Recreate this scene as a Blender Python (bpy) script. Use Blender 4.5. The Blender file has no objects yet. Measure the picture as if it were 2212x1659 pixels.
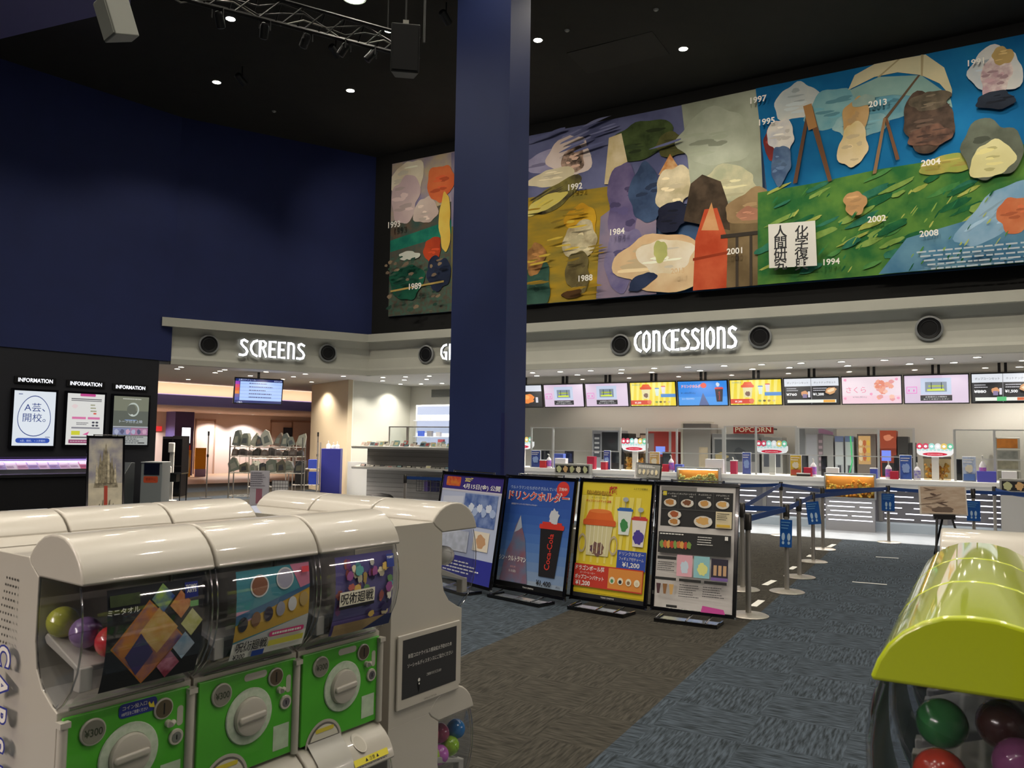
import bpy, bmesh, math, random
import numpy as np
from mathutils import Matrix, Vector
random.seed(7)
S = bpy.context.scene
# ------------------------------------------------------------------ camera
FPX, PITCH, ROLL, EYE = 1725.3, 0.07196797, 0.01490182, 1.6
_cp, _sp = math.cos(PITCH), math.sin(PITCH)
CF = Vector((0, _cp, _sp)); _u0 = Vector((0, -_sp, _cp)); _r0 = Vector((1, 0, 0))
CR = math.cos(ROLL)*_r0 + math.sin(ROLL)*_u0
CU = -math.sin(ROLL)*_r0 + math.cos(ROLL)*_u0
CAM = Vector((0, 0, EYE))
cd = bpy.data.cameras.new('camera'); cam = bpy.data.objects.new('camera', cd)
S.collection.objects.link(cam); S.camera = cam
cd.sensor_fit = 'HORIZONTAL'; cd.sensor_width = 36; cd.lens = 36*FPX/2212; cd.clip_end = 200; cd.clip_start = 0.05
cam.matrix_world = Matrix(((CR.x, CU.x, -CF.x, 0), (CR.y, CU.y, -CF.y, 0), (CR.z, CU.z, -CF.z, EYE), (0, 0, 0, 1)))
cd.dof.use_dof = True; cd.dof.focus_distance = 7.0; cd.dof.aperture_fstop = 12.0
# ------------------------------------------------------------------ world + view
w = bpy.data.worlds.new('world'); S.world = w; w.use_nodes = True
w.node_tree.nodes['Background'].inputs[0].default_value = (0.62, 0.68, 1.0, 1)
w.node_tree.nodes['Background'].inputs[1].default_value = 0.03
vs = S.view_settings
vs.view_transform = 'Standard'; vs.look = 'None'; vs.gamma = 1.0; vs.use_curve_mapping = False
vs.exposure = 0.0
try:
    S.cycles.max_bounces = 8; S.cycles.transparent_max_bounces = 16; S.cycles.sample_clamp_indirect = 4
    S.cycles.use_light_tree = True
except Exception: pass
HALL_W = 290.0      # power of one high ceiling downlight
SOF_W = 130.0        # power of one soffit downlight
WARM_W = 190.0       # corridor downlight

def ray(x, y): return CF + (x-1106)/FPX*CR - (y-829.5)/FPX*CU
def fl(x, y, z=0.0):                      # point of the level z that is seen at a pixel of the photograph
    d = ray(x, y); return CAM + d*((z-EYE)/d.z)
def pl(x, y, P, a):                       # point of an upright wall (through P, running at angle a)
    n = Vector((-math.sin(a), math.cos(a), 0)); d = ray(x, y)
    return CAM + d*((Vector(P)-CAM).dot(n)/d.dot(n))
A1, A2, A3 = -0.52090702, 0.84756086, math.radians(30.8)
AU = math.radians(54.6)
CC = Vector((-3.912, 21.589, 0))          # inner corner of the two fascias
E1 = Vector((math.cos(A1), math.sin(A1), 0)); N1 = Vector((-math.sin(A1), math.cos(A1), 0))   # N1 points behind the counter
KP = Vector((-8.176, 19.047, 0))          # where the two blue walls meet
def cw(s, d, z=0.0): return CC + E1*s + N1*d + Vector((0, 0, z))
def CP(x, y, d):                          # (s, z) on the plane d behind the concession fascia
    p = pl(x, y, cw(0, d), A1); return (p-CC).dot(E1), p.z
# ------------------------------------------------------------------ materials
def lin(h):
    h = h.lstrip('#'); v = [int(h[i:i+2], 16)/255 for i in (0, 2, 4)]
    return tuple(c/12.92 if c <= 0.04045 else ((c+0.055)/1.055)**2.4 for c in v)+(1,)
MC = {}
def M(h, rough=0.5, metal=0.0, em=0.0, noise=0.0, scale=6.0, stretch=None, coat=0.0, spec=None, h2=None):
    key = (h, rough, metal, em, noise, scale, stretch, coat, spec, h2)
    if key in MC: return MC[key]
    m = bpy.data.materials.new('mat_%d' % len(MC)); m.use_nodes = True; MC[key] = m
    nt = m.node_tree; b = nt.nodes['Principled BSDF']; col = lin(h)
    b.inputs['Base Color'].default_value = col; b.inputs['Roughness'].default_value = rough; b.inputs['Metallic'].default_value = metal
    if coat: b.inputs['Coat Weight'].default_value = coat; b.inputs['Coat Roughness'].default_value = 0.03
    if spec is not None: b.inputs['Specular IOR Level'].default_value = spec
    if em:
        b.inputs['Emission Color'].default_value = col; b.inputs['Emission Strength'].default_value = em
        b.inputs['Base Color'].default_value = (0.02, 0.02, 0.02, 1)
    if noise:
        tc = nt.nodes.new('ShaderNodeTexCoord'); mp = nt.nodes.new('ShaderNodeMapping'); nz = nt.nodes.new('ShaderNodeTexNoise')
        nz.inputs['Scale'].default_value = scale; nz.inputs['Detail'].default_value = 4
        if stretch: mp.inputs['Scale'].default_value = stretch
        rp = nt.nodes.new('ShaderNodeValToRGB'); e = rp.color_ramp.elements
        c2 = lin(h2) if h2 else tuple(min(1, c*(1+noise)) for c in col[:3])+(1,)
        e[0].position = .35; e[1].position = .65
        e[0].color = col if h2 else tuple(c*(1-noise) for c in col[:3])+(1,); e[1].color = c2
        nt.links.new(tc.outputs['Object'], mp.inputs[0]); nt.links.new(mp.outputs[0], nz.inputs['Vector'])
        nt.links.new(nz.outputs['Fac'], rp.inputs[0])
        nt.links.new(rp.outputs[0], b.inputs['Emission Color' if em else 'Base Color'])
    return m
def clear(h='#f4f6fa', keep=0.93, refl=0.06, rough=0.03, fr=.4):
    key = ('clear', h, keep, refl, rough, fr)
    if key in MC: return MC[key]
    m = bpy.data.materials.new('clear_%d' % len(MC)); m.use_nodes = True; MC[key] = m
    nt = m.node_tree; nt.nodes.remove(nt.nodes['Principled BSDF']); out = nt.nodes['Material Output']
    t = nt.nodes.new('ShaderNodeBsdfTransparent'); g = nt.nodes.new('ShaderNodeBsdfGlossy'); mx = nt.nodes.new('ShaderNodeMixShader')
    c = lin(h); t.inputs[0].default_value = tuple(x*keep for x in c[:3])+(1,); g.inputs['Roughness'].default_value = rough
    lw = nt.nodes.new('ShaderNodeLayerWeight'); lw.inputs['Blend'].default_value = 0.25
    ma = nt.nodes.new('ShaderNodeMath'); ma.operation = 'MULTIPLY_ADD'; ma.inputs[1].default_value = fr; ma.inputs[2].default_value = refl
    nt.links.new(lw.outputs['Facing'], ma.inputs[0]); nt.links.new(ma.outputs[0], mx.inputs[0])
    nt.links.new(t.outputs[0], mx.inputs[1]); nt.links.new(g.outputs[0], mx.inputs[2]); nt.links.new(mx.outputs[0], out.inputs[0])
    return m
# ------------------------------------------------------------------ mesh builder
FRONT = Matrix(((1, 0, 0, 0), (0, 0, -1, 0), (0, 1, 0, 0), (0, 0, 0, 1)))     # (u, v, out) -> (x, -y, z)
TXT = {}
def text_mesh(s, bold=0.0):
    key = (s, bold)
    if key not in TXT:
        c = bpy.data.curves.new('t', 'FONT'); c.body = s; c.size = 1; c.offset = bold; c.resolution_u = 3
        o = bpy.data.objects.new('t', c); m = bpy.data.meshes.new_from_object(o)
        vv = [(v.co.x, v.co.y) for v in m.vertices]; ff = [tuple(p.vertices) for p in m.polygons]
        bpy.data.objects.remove(o); bpy.data.curves.remove(c); bpy.data.meshes.remove(m)
        TXT[key] = (vv, ff)
    return TXT[key]
class MB:
    def __init__(s, M0=None): s.v = []; s.f = []; s.fm = []; s.mats = []; s.M = M0.copy() if M0 else Matrix(); s.k = 0.0
    def mi(s, m):
        if m not in s.mats: s.mats.append(m)
        return s.mats.index(m)
    def add(s, pts, faces, m):
        b = len(s.v); i = s.mi(m)
        for p in pts: s.v.append(tuple(s.M @ Vector(p)))
        for f in faces: s.f.append(tuple(b+j for j in f)); s.fm.append(i)
    def box(s, x0, x1, y0, y1, z0, z1, m):
        P = [(x, y, z) for z in (z0, z1) for y in (y0, y1) for x in (x0, x1)]
        s.add(P, [(0, 2, 3, 1), (4, 5, 7, 6), (0, 1, 5, 4), (2, 6, 7, 3), (0, 4, 6, 2), (1, 3, 7, 5)], m); return s
    def prism(s, poly, y0, y1, m):          # poly in (x, z), extruded along y
        n = len(poly); P = [(x, y0, z) for x, z in poly]+[(x, y1, z) for x, z in poly]
        s.add(P, [tuple(range(n)), tuple(range(2*n-1, n-1, -1))]+[(i, i+n, (i+1) % n+n, (i+1) % n) for i in range(n)], m); return s
    def prismx(s, poly, x0, x1, m):         # poly in (d, z) with d measured towards the front (-y), extruded along x
        n = len(poly); P = [(x0, -d, z) for d, z in poly]+[(x1, -d, z) for d, z in poly]
        s.add(P, [tuple(range(n)), tuple(range(2*n-1, n-1, -1))]+[(i, i+n, (i+1) % n+n, (i+1) % n) for i in range(n)], m); return s
    def slab(s, poly, z0, z1, m):           # poly in (x, y), extruded up
        n = len(poly); P = [(x, y, z0) for x, y in poly]+[(x, y, z1) for x, y in poly]
        s.add(P, [tuple(range(n-1, -1, -1)), tuple(range(n, 2*n))]+[(i, (i+1) % n, (i+1) % n+n, i+n) for i in range(n)], m); return s
    def tube(s, pts, r, m, n=10, cap=True):
        pts = [Vector(p) for p in pts]; k = len(pts); P = []; F = []
        rr = r if isinstance(r, (list, tuple)) else [r]*k
        up = None
        for i, p in enumerate(pts):
            t = (pts[min(i+1, k-1)]-pts[max(i-1, 0)]).normalized()
            if up is None: up = Vector((0, 0, 1)) if abs(t.z) < .9 else Vector((1, 0, 0))
            a = t.cross(up).normalized(); b = a.cross(t).normalized(); up = b
            for j in range(n):
                q = 2*math.pi*j/n; P.append(p+(a*math.cos(q)+b*math.sin(q))*rr[i])
        for i in range(k-1):
            for j in range(n): F.append((i*n+j, i*n+(j+1) % n, (i+1)*n+(j+1) % n, (i+1)*n+j))
        if cap: F += [tuple(range(n-1, -1, -1)), tuple(range((k-1)*n, k*n))]
        s.add(P, F, m); return s
    def lathe(s, prof, c, m, n=20, sx=1, sy=1, cap=True):   # prof: (r, z) bottom to top
        P = []; F = []; k = len(prof)
        for r, z in prof:
            for j in range(n):
                q = 2*math.pi*j/n; P.append((c[0]+r*math.cos(q)*sx, c[1]+r*math.sin(q)*sy, c[2]+z))
        for i in range(k-1):
            for j in range(n): F.append((i*n+j, i*n+(j+1) % n, (i+1)*n+(j+1) % n, (i+1)*n+j))
        if cap: F += [tuple(range(n-1, -1, -1)), tuple(range((k-1)*n, k*n))]
        s.add(P, F, m); return s
    def sphere(s, c, r, m, n=16, k=10, zs=1.0):
        return s.lathe([(max(r*math.sin(math.pi*i/k), 1e-4), -r*math.cos(math.pi*i/k)*zs) for i in range(k+1)], c, m, n)
    # flat artwork in (u, v), each next shape lies a hair above the last
    EPS = 0.0004
    def up(s): s.k += s.EPS; return s.k
    def poly(s, pts, m):
        z = s.up(); s.add([(x, y, z) for x, y in pts], [tuple(range(len(pts)))], m); return s
    def rect(s, x0, y0, x1, y1, m): return s.poly([(x0, y0), (x1, y0), (x1, y1), (x0, y1)], m)
    def rrect(s, x0, y0, x1, y1, r, m):
        P = []
        for cx, cy, a in ((x1-r, y1-r, 0), (x0+r, y1-r, 90), (x0+r, y0+r, 180), (x1-r, y0+r, 270)):
            for i in range(5): q = math.radians(a+i*22.5); P.append((cx+r*math.cos(q), cy+r*math.sin(q)))
        return s.poly(P, m)
    def ell(s, cx, cy, rx, ry, m, n=24, rot=0.0):
        c, d = math.cos(rot), math.sin(rot)
        return s.poly([(cx+rx*math.cos(2*math.pi*i/n)*c-ry*math.sin(2*math.pi*i/n)*d, cy+rx*math.cos(2*math.pi*i/n)*d+ry*math.sin(2*math.pi*i/n)*c) for i in range(n)], m)
    def ring(s, cx, cy, r0, r1, m, n=32, k=1.0):
        z = s.up(); P = []
        for r in (r0, r1):
            for i in range(n): q = 2*math.pi*i/n; P.append((cx+r*math.cos(q), cy+r*math.sin(q)*k, z))
        s.add(P, [(i, (i+1) % n, n+(i+1) % n, n+i) for i in range(n)], m); return s
    def blob(s, cx, cy, rx, ry, m, seed=0, n=22, j=0.18, rot=0.0):
        rg = random.Random(seed); P = []; c, d = math.cos(rot), math.sin(rot)
        for i in range(n):
            q = 2*math.pi*i/n; k = 1+rg.uniform(-j, j); x, y = rx*k*math.cos(q), ry*k*math.sin(q)
            P.append((cx+x*c-y*d, cy+x*d+y*c))
        return s.poly(P, m)
    def text(s, t, u, v, size, m, sx=1.0, al='c', bold=0.0, rot=0.0, fit=None, deep=0.0):
        vv, ff = text_mesh(t, bold)
        if not vv: return s
        x0 = min(a for a, b in vv); x1 = max(a for a, b in vv); W = x1-x0
        if fit: sx = fit/(W*size)
        ox = {'l': x0, 'c': (x0+x1)/2, 'r': x1}[al]; z = s.up(); c, d = math.cos(rot), math.sin(rot)
        P = []
        for a, b in vv:
            x, y = (a-ox)*size*sx, b*size
            P.append((u+x*c-y*d, v+x*d+y*c, z+deep))
        s.add(P, ff, m); return s
    def lines(s, u0, u1, v, dv, n, h, m, seed=0, jit=.35):          # small print that cannot be read in the photo
        rg = random.Random(seed)
        for i in range(n):
            x = u0; e = u1-(u1-u0)*jit*rg.random()
            while x < e:
                wd = (u1-u0)*rg.uniform(.03, .09); s.rect(x, v-i*dv, min(x+wd, e), v-i*dv+h, m); x += wd*1.25
        return s
    def build(s, name, parent=None, smooth=None, bevel=0.0, loc=None, rz=0.0):
        me = bpy.data.meshes.new(name); me.from_pydata(s.v, [], s.f)
        for m in s.mats: me.materials.append(m)
        me.polygons.foreach_set('material_index', s.fm)
        if smooth is not None:
            me.polygons.foreach_set('use_smooth', [True]*len(s.f)); me.set_sharp_from_angle(angle=math.radians(smooth))
        me.update()
        o = bpy.data.objects.new(name, me); S.collection.objects.link(o)
        if parent: o.parent = parent
        if loc is not None: o.location = loc
        o.rotation_euler.z = rz
        if bevel:
            b = o.modifiers.new('bevel', 'BEVEL'); b.width = bevel; b.segments = 3; b.limit_method = 'ANGLE'; b.angle_limit = math.radians(40)
            b.harden_normals = False
        return o
def empty(name, label, cat, loc=(0, 0, 0), rz=0.0, group=None):
    o = bpy.data.objects.new(name, None); S.collection.objects.link(o); o.empty_display_size = .1
    o.location = loc; o.rotation_euler.z = rz; return tag(o, label, cat, group)
def tag(o, label, cat, group=None):
    o['label'] = label; o['category'] = cat
    if group: o['group'] = group
    return o
def struct(o): o['kind'] = 'structure'; return o
def dup(root, loc=None, rz=None, label=None, group=None):
    r = root.copy(); S.collection.objects.link(r)
    if loc is not None: r.location = loc
    if rz is not None: r.rotation_euler.z = rz
    if label: r['label'] = label
    if group: r['group'] = group
    for ch in list(root.children):
        c = ch.copy(); S.collection.objects.link(c); c.parent = r
        for g in ch.children:
            d = g.copy(); S.collection.objects.link(d); d.parent = c
    return r
def lamp(kind, loc, power, color, size, spot=None, blend=.6, aim=None, parent=None):
    L = bpy.data.lights.new('lamp', kind); L.energy = power; L.color = color
    if kind != 'AREA': L.shadow_soft_size = size
    if spot: L.spot_size = math.radians(spot); L.spot_blend = blend
    o = bpy.data.objects.new('lamp', L); S.collection.objects.link(o); o.location = loc
    if aim is not None: o.rotation_euler = (Vector(aim)-Vector(loc)).to_track_quat('-Z', 'Y').to_euler()
    if parent: o.parent = parent
    return o
def strip_lamp(P, ang, L, wd, power, color, tilt):        # a long lamp lying along ang; tilt 0 shines down, 90 along +y of its frame, 180 up
    o = lamp('AREA', P, power, color, 1); o.data.shape = 'RECTANGLE'; o.data.size = L; o.data.size_y = wd; o.rotation_euler = (math.radians(tilt), 0, ang); return o
WHITE = M('#bcb6ab', .3, coat=.6); WHITE2 = M('#e4e2dc', .5); BLACK = M('#0b0b0c', .4); BLACKG = M('#08080a', .15, coat=.4)
STEEL = M('#b4afa6', .35, .75, noise=.08, scale=20, stretch=(1, 1, .05)); CHROME = M('#d8d8d8', .12, 1.0); GREY = M('#8b8d8d', .5); DGREY = M('#3a3b3d', .5)
BLUEBELT = M('#123a78', .6); NAVY = M('#101a52', .55)
PAPER = M('#e9e7e2', .6); INK = M('#15151a', .6)
# ------------------------------------------------------------------ structure
def carpet_mat():
    m = bpy.data.materials.new('carpet'); m.use_nodes = True; nt = m.node_tree; b = nt.nodes['Principled BSDF']; L = nt.links.new
    N = nt.nodes.new; b.inputs['Roughness'].default_value = .95; b.inputs['Specular IOR Level'].default_value = .15
    tc = N('ShaderNodeTexCoord'); mp = N('ShaderNodeMapping'); mp.inputs['Rotation'].default_value = (0, 0, -math.radians(61.5))
    L(tc.outputs['Object'], mp.inputs[0]); sx = N('ShaderNodeSeparateXYZ'); L(mp.outputs[0], sx.inputs[0])
    a = N('ShaderNodeMath'); a.operation = 'MULTIPLY_ADD'; a.inputs[1].default_value = 1/3.2; a.inputs[2].default_value = 100.0   # across the bands
    L(sx.outputs['Y'], a.inputs[0]); fr = N('ShaderNodeMath'); fr.operation = 'FRACT'; L(a.outputs[0], fr.inputs[0])
    gt = N('ShaderNodeMath'); gt.operation = 'GREATER_THAN'; gt.inputs[1].default_value = .5; L(fr.outputs[0], gt.inputs[0])
    n1 = N('ShaderNodeTexNoise'); n1.inputs['Scale'].default_value = 1; n1.inputs['Detail'].default_value = 2
    m1 = N('ShaderNodeMapping'); m1.inputs['Scale'].default_value = (8, 64, 1); L(mp.outputs[0], m1.inputs[0]); L(m1.outputs[0], n1.inputs['Vector'])
    n2 = N('ShaderNodeTexNoise'); n2.inputs['Scale'].default_value = 1; m2 = N('ShaderNodeMapping'); m2.inputs['Scale'].default_value = (64, 8, 1); L(mp.outputs[0], m2.inputs[0]); L(m2.outputs[0], n2.inputs['Vector'])
    ck = N('ShaderNodeTexChecker'); ck.inputs['Scale'].default_value = 2.0; L(mp.outputs[0], ck.inputs['Vector'])
    mxn = N('ShaderNodeMix'); L(ck.outputs['Fac'], mxn.inputs['Factor']); L(n1.outputs['Fac'], mxn.inputs[2]); L(n2.outputs['Fac'], mxn.inputs[3])
    r1 = N('ShaderNodeValToRGB'); r1.color_ramp.elements[0].color = lin('#20262a'); r1.color_ramp.elements[1].color = lin('#434c55')
    r2 = N('ShaderNodeValToRGB'); r2.color_ramp.elements[0].color = lin('#282621'); r2.color_ramp.elements[1].color = lin('#423f38')
    for r in (r1, r2): r.color_ramp.elements[0].position = .34; r.color_ramp.elements[1].position = .66; L(mxn.outputs[0], r.inputs[0])
    mx = N('ShaderNodeMix'); mx.data_type = 'RGBA'; L(gt.outputs[0], mx.inputs['Factor']); L(r1.outputs[0], mx.inputs[6]); L(r2.outputs[0], mx.inputs[7])
    L(mx.outputs[2], b.inputs['Base Color']); return m
def wall(name, x0, x1, y0, y1, z0, z1, m, loc, rz):
    return struct(MB().box(x0, x1, y0, y1, z0, z1, m).build(name, loc=loc, rz=rz))
struct(MB().box(-24, 26, -8, 44, -.1, 0, carpet_mat()).build('floor'))
CEILM = M('#181712', .9, noise=.15, scale=3)
struct(MB().box(-22, 26, -8, 24, 9.4, 9.5, CEILM).build('ceiling'))
BLUEW = M('#182556', .8, noise=.05, scale=2)
DARKP = M('#191b23', .6, noise=.06, scale=3)
LS = (CC-KP).length
wall('wall_screens', -.02, LS+.3, 0, .3, 4.42, 9.4, BLUEW, KP, A3)
# info wall: blue above, black panel below, in the frame that runs along the wall from its open end
PE = pl(345, 778, KP, A2); wI = (PE-KP).dot(Vector((math.cos(A2), math.sin(A2), 0)))
wall('wall_left', -9, 0, 0, .3, 3.4, 9.4, BLUEW, KP, A2)
wall('wall_information', -9, wI, .02, .32, 0, 3.4, DARKP, KP, A2)
MUR0, MURZ = CP(843, 520, 0)[0], (4.9, 9.09)
wall('wall_mural', -.1, 21, .06, .3, 4.42, 9.4, M('#060606', .9), CC, A1)
FASC = M('#b9b9ad', .6, noise=.03, scale=1.5)
PROF = [(.0, 4.22), (-.09, 4.05), (-.10, 3.78), (-.03, 3.52), (.0, 3.46), (.0, 3.33), (-.2, 3.33), (-.2, 4.22)]
TRIM = [(-.2, 4.22), (.14, 4.22), (.14, 4.43), (-.2, 4.43)]
b = MB().prismx(PROF, -.12, 21, FASC).prismx(TRIM, -.02, 21, FASC); struct(b.build('trim_1', loc=CC, rz=A1))
b = MB().prismx(PROF, .0, LS+.12, FASC).prismx(TRIM, -.25, LS+.02, FASC); struct(b.build('trim_2', loc=KP, rz=A3))
SOFW = M('#e6e4de', .7)
wall('ceiling_concession', -4.0, 21, .2, 6.5, 3.33, 3.43, SOFW, CC, A1)
P1 = fl(753, 820, 3.33); P2 = fl(686, 829.5, 3.33); P3 = fl(765, 822, 3.33); P4 = fl(887, 835, 3.33)
BK = fl(345, 826, 3.33); AB = A2                                   # bulkhead line in the corridor
HB = fl(450, 1024)                                                # foot of the corridor's far wall
eb = Vector((math.cos(AB), math.sin(AB), 0)); nb = Vector((-eb.y, eb.x, 0)); DB = (HB-BK).dot(nb)
def hp(x, y, d):                                                  # (along, z) on a corridor plane d behind the bulkhead
    p = pl(x, y, Vector((BK.x, BK.y, 0))+nb*d, AB); return (p-BK).dot(eb), p.z
BK0 = Vector((BK.x, BK.y, 0))
wall('ceiling_corridor', -5, LS+1.2, .2, 10.5, 3.331, 3.42, SOFW, KP, A3)
PEACH = M('#d6c6be', .7); 
wall('wall_corridor', -14, 14, DB, DB+.2, 0, 3.2, PEACH, BK0, AB)
wall('trim_3', -12, 12, 0, .25, 2.98, 3.33, M('#e6c8b4', .6), BK0, AB)           # strip lit by the cove
wall('trim_4', -12, 12, -.22, .25, 2.62, 2.97, M('#8f88d2', .6), BK0, AB)         # violet bulkhead
wall('ceiling_rear', -12, 12, .25, DB, 2.62, 2.7, M('#c9b6a8', .7), BK0, AB)
wall('floor_corridor', -12, 12, .6, DB, 0, .012, M('#a88c70', .4), BK0, AB)
ab = math.atan2(P2.y-P1.y, P2.x-P1.x)
BEIGE = M('#cfc0a2', .7); OFFW = M('#dcdacb', .7)
wall('wall_pillar', 0, 3.0, -.14, 0, 0, 3.33, BEIGE, Vector((P1.x, P1.y, 0)), ab)
ag = math.atan2(P4.y-P3.y, P4.x-P3.x)
wall('wall_shop', 0, (P4-P3).length+.1, 0, .14, 0, 3.33, OFFW, Vector((P3.x, P3.y, 0)), ag)
struct(MB().slab([(P1.x, P1.y), (P3.x, P3.y), (P3.x-.05, P3.y+.25), (P1.x-.08, P1.y+.2)][::1], 0, 3.33, M('#eceadc', .6)).build('trim_5'))
sG = (Vector((P4.x, P4.y, 0))-CC).dot(E1); DBACK = (Vector((P4.x, P4.y, 0))-CC).dot(N1)
wall('wall_back', sG, 21, DBACK, DBACK+.15, 0, 3.33, M('#c6c4bb', .7), CC, A1)
wall('floor_tile', -.6, 21, -1.83, 0, 0, .006, M('#c6ccd4', .25, noise=.04, scale=2), CC, A1)
# blue column with its corner guard, standing behind the posters
D0 = 10.6; c1 = ray(1090, 900); c1 = CAM+c1*(D0/c1.y); c1.z = 0
cl = pl(970.5, 900, c1, A1); cr = pl(1134.5, 900, c1, A1+math.pi/2)
wL = (Vector((cl.x, cl.y, 0))-c1).length; wR = (Vector((cr.x, cr.y, 0))-c1).length
b = MB().box(-wL, 0, 0, wR, 0, 9.4, M('#18285a', .6, noise=.04, scale=2))
struct(b.build('column', loc=c1, rz=A1))
b = MB().box(-.05, .004, -.004, .0, .0, 1.98, NAVY).box(0, .004, 0, .05, 0, 1.98, NAVY); struct(b.build('trim_6', loc=c1, rz=A1))
# pale bulkhead at the top corner
q0 = fl(0, 40, 9.3); q1 = fl(160, 0, 9.3); aq = math.atan2(q1.y-q0.y, q1.x-q0.x)
wall('beam', -4, 3.2, -1.2, 0, 8.9, 9.4, M('#6d6b9c', .7), Vector((q0.x, q0.y, 0)), aq)

# ------------------------------------------------------------------ mural (its figures are left out: hills, clouds, rocks and trees in the same colours)
def mural():
    b = MB(FRONT); b.EPS = .0004
    SL, SR = MUR0, 17.5
    b.M = Matrix(); b.box(SL, SR, 0, .05, 4.9, 9.09, M('#1c4a78', .6)); b.M = FRONT
    g = lambda h, h2, sc=1.2, st=None: M(h, .8, noise=.2, scale=sc, h2=h2, stretch=st, spec=.08)
    tc_ = {}
    def TOUCH(m):
        if m.name not in tc_:
            r = [n for n in m.node_tree.nodes if n.type == 'VALTORGB']; c0 = r[0].color_ramp.elements[0].color if r else m.node_tree.nodes['Principled BSDF'].inputs[0].default_value
            def hx(f): return '#'+''.join('%02x' % int(255*min(1, max(0, (x*f))**(1/2.2))) for x in list(c0)[:3])
            tc_[m.name] = (M(hx(.78), .8, spec=.08), M(hx(1.25), .8, spec=.08))
        return tc_[m.name]
    def X(x, y): s, z = CP(x, y, 0); return (min(max(s, SL), SR), min(max(z, 4.9), 9.09))
    def P(pts, m): b.poly([X(x, y) for x, y in pts], m)
    def B(x, y, rx, ry, m, seed=0, j=.14, rot=0.0, n=26):
        s, z = CP(x, y, 0); k = (pl(x+10, y, CC, A1)-pl(x, y, CC, A1)).length/10; kz = abs(CP(x, y+10, 0)[1]-z)/10
        rg = random.Random(seed)
        def outline(cu, cv, ax, ay, jj, nn):
            ph = [rg.uniform(0, 6.28) for _ in range(4)]; Q = []
            for i in range(nn):
                t = 2*math.pi*i/nn; kk = 1+jj*(.55*math.sin(2*t+ph[0])+.45*math.sin(3*t+ph[1])+.35*math.sin(5*t+ph[2])+.2*math.sin(8*t+ph[3])); u, v = ax*kk*math.cos(t), ay*kk*math.sin(t)
                uu = cu+u*math.cos(rot)-v*math.sin(rot); vv_ = cv+u*math.sin(rot)+v*math.cos(rot)
                Q.append((min(max(s+uu*k, SL), SR), min(max(z+vv_*kz, 4.9), 9.09)))
            return Q
        b.poly(outline(0, 0, rx, ry, j*1.2, 40), m)
        if rx > 19 and ry > 14:
            mm = TOUCH(m)
            for _ in range(7):
                q = rg.uniform(0, 6.28); e = rg.uniform(.1, .68); b.poly(outline(rx*e*math.cos(q), ry*e*math.sin(q), rx*rg.uniform(.16, .42), ry*rg.uniform(.04, .11), .2, 16), mm[rg.randrange(2)])
    def T(t, x, y, h=13, col='#f2efe6'):
        s, z = CP(x, y, 0); kz = abs(CP(x, y+10, 0)[1]-z)/10; b.text(t, s, z-h*kz*.5, h*kz*1.38, M(col, .6), bold=.02)
    # backgrounds, west to east
    P([(840, 350), (990, 300), (990, 700), (835, 700)], g('#8e86a8', '#c7b48a'))
    P([(840, 480), (990, 430), (990, 700), (835, 700)], g('#3f5a54', '#6b5a4c', 3))
    P([(843, 520), (990, 470), (990, 500), (843, 545)], g('#1f6e60', '#2f8a70', 3))
    P([(836, 560), (990, 530), (990, 690), (836, 690)], g('#5e5348', '#4a6a5c', 9))
    P([(975, 330), (1150, 280), (1150, 480), (975, 520)], g('#6f6a90', '#9a8f9c', .8)); P([(975, 490), (1150, 440), (1150, 680), (975, 700)], g('#8a7c3c', '#6a6440', 1.2)); B(1050, 420, 60, 40, g('#d6c9b4', '#b9aaa8'), 91); B(1060, 560, 50, 60, g('#4a5a44', '#6c7a54', 2), 92)
    B(880, 390, 34, 44, g('#efe6cf', '#d8c8a8'), 1); B(876, 430, 30, 50, g('#d8c2be', '#c8aeb4'), 2)
    B(920, 455, 24, 30, g('#ddccc0', '#c6b0a8'), 3); B(952, 395, 27, 42, g('#d0603a', '#e07a4a'), 4)
    B(962, 480, 13, 60, g('#dcb04a', '#e6cb62'), 5); B(935, 540, 20, 26, g('#c9502e', '#a23c28'), 6); B(948, 590, 24, 40, g('#22283a', '#2f3850'), 7)
    B(880, 610, 34, 40, g('#1c4a3c', '#2a6b52'), 8); B(885, 553, 22, 10, g('#dcdccf', '#c6ccc0'), 9); P([(845, 628), (960, 606), (960, 610), (845, 632)], M('#c0a65a', .7))
    P([(1130, 290), (1500, 215), (1500, 440), (1130, 460)], g('#55597c', '#767aa0', .8))
    P([(1130, 430), (1340, 400), (1340, 660), (1130, 680)], g('#b9962e', '#8d7f3a', 1.0, (1, 1, 4)))
    B(1195, 350, 60, 26, g('#8d87a8', '#aaa6c2'), 11); B(1232, 338, 46, 44, g('#e6d6d0', '#d6c2b6'), 12); B(1240, 345, 22, 32, g('#cfae9a', '#3a322c', 5), 13)
    B(1195, 385, 48, 20, g('#e3d8b8', '#c9bb92'), 14); B(1200, 425, 62, 24, g('#4a4434', '#8f8748', 2), 15, rot=.4); B(1180, 440, 42, 16, g('#cdbb54', '#e0d27a'), 16, rot=.4)
    B(1258, 480, 34, 38, g('#d6a930', '#c08f28', 3), 17); B(1255, 520, 34, 44, g('#d8cda8', '#9d8f70', 4), 18); B(1250, 590, 28, 44, g('#5c5236', '#7a6f48', 3), 19)
    B(1238, 635, 22, 10, g('#3d2c1c', '#5a3f26'), 20); B(1160, 620, 30, 60, g('#2f4f45', '#45685a', 2), 21); B(1160, 560, 20, 34, g('#b98650', '#5a4028', 3), 22)
    P([(1300, 470), (1420, 380), (1420, 660), (1290, 660)], g('#7c7890', '#a08a9a', 1.0))
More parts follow.
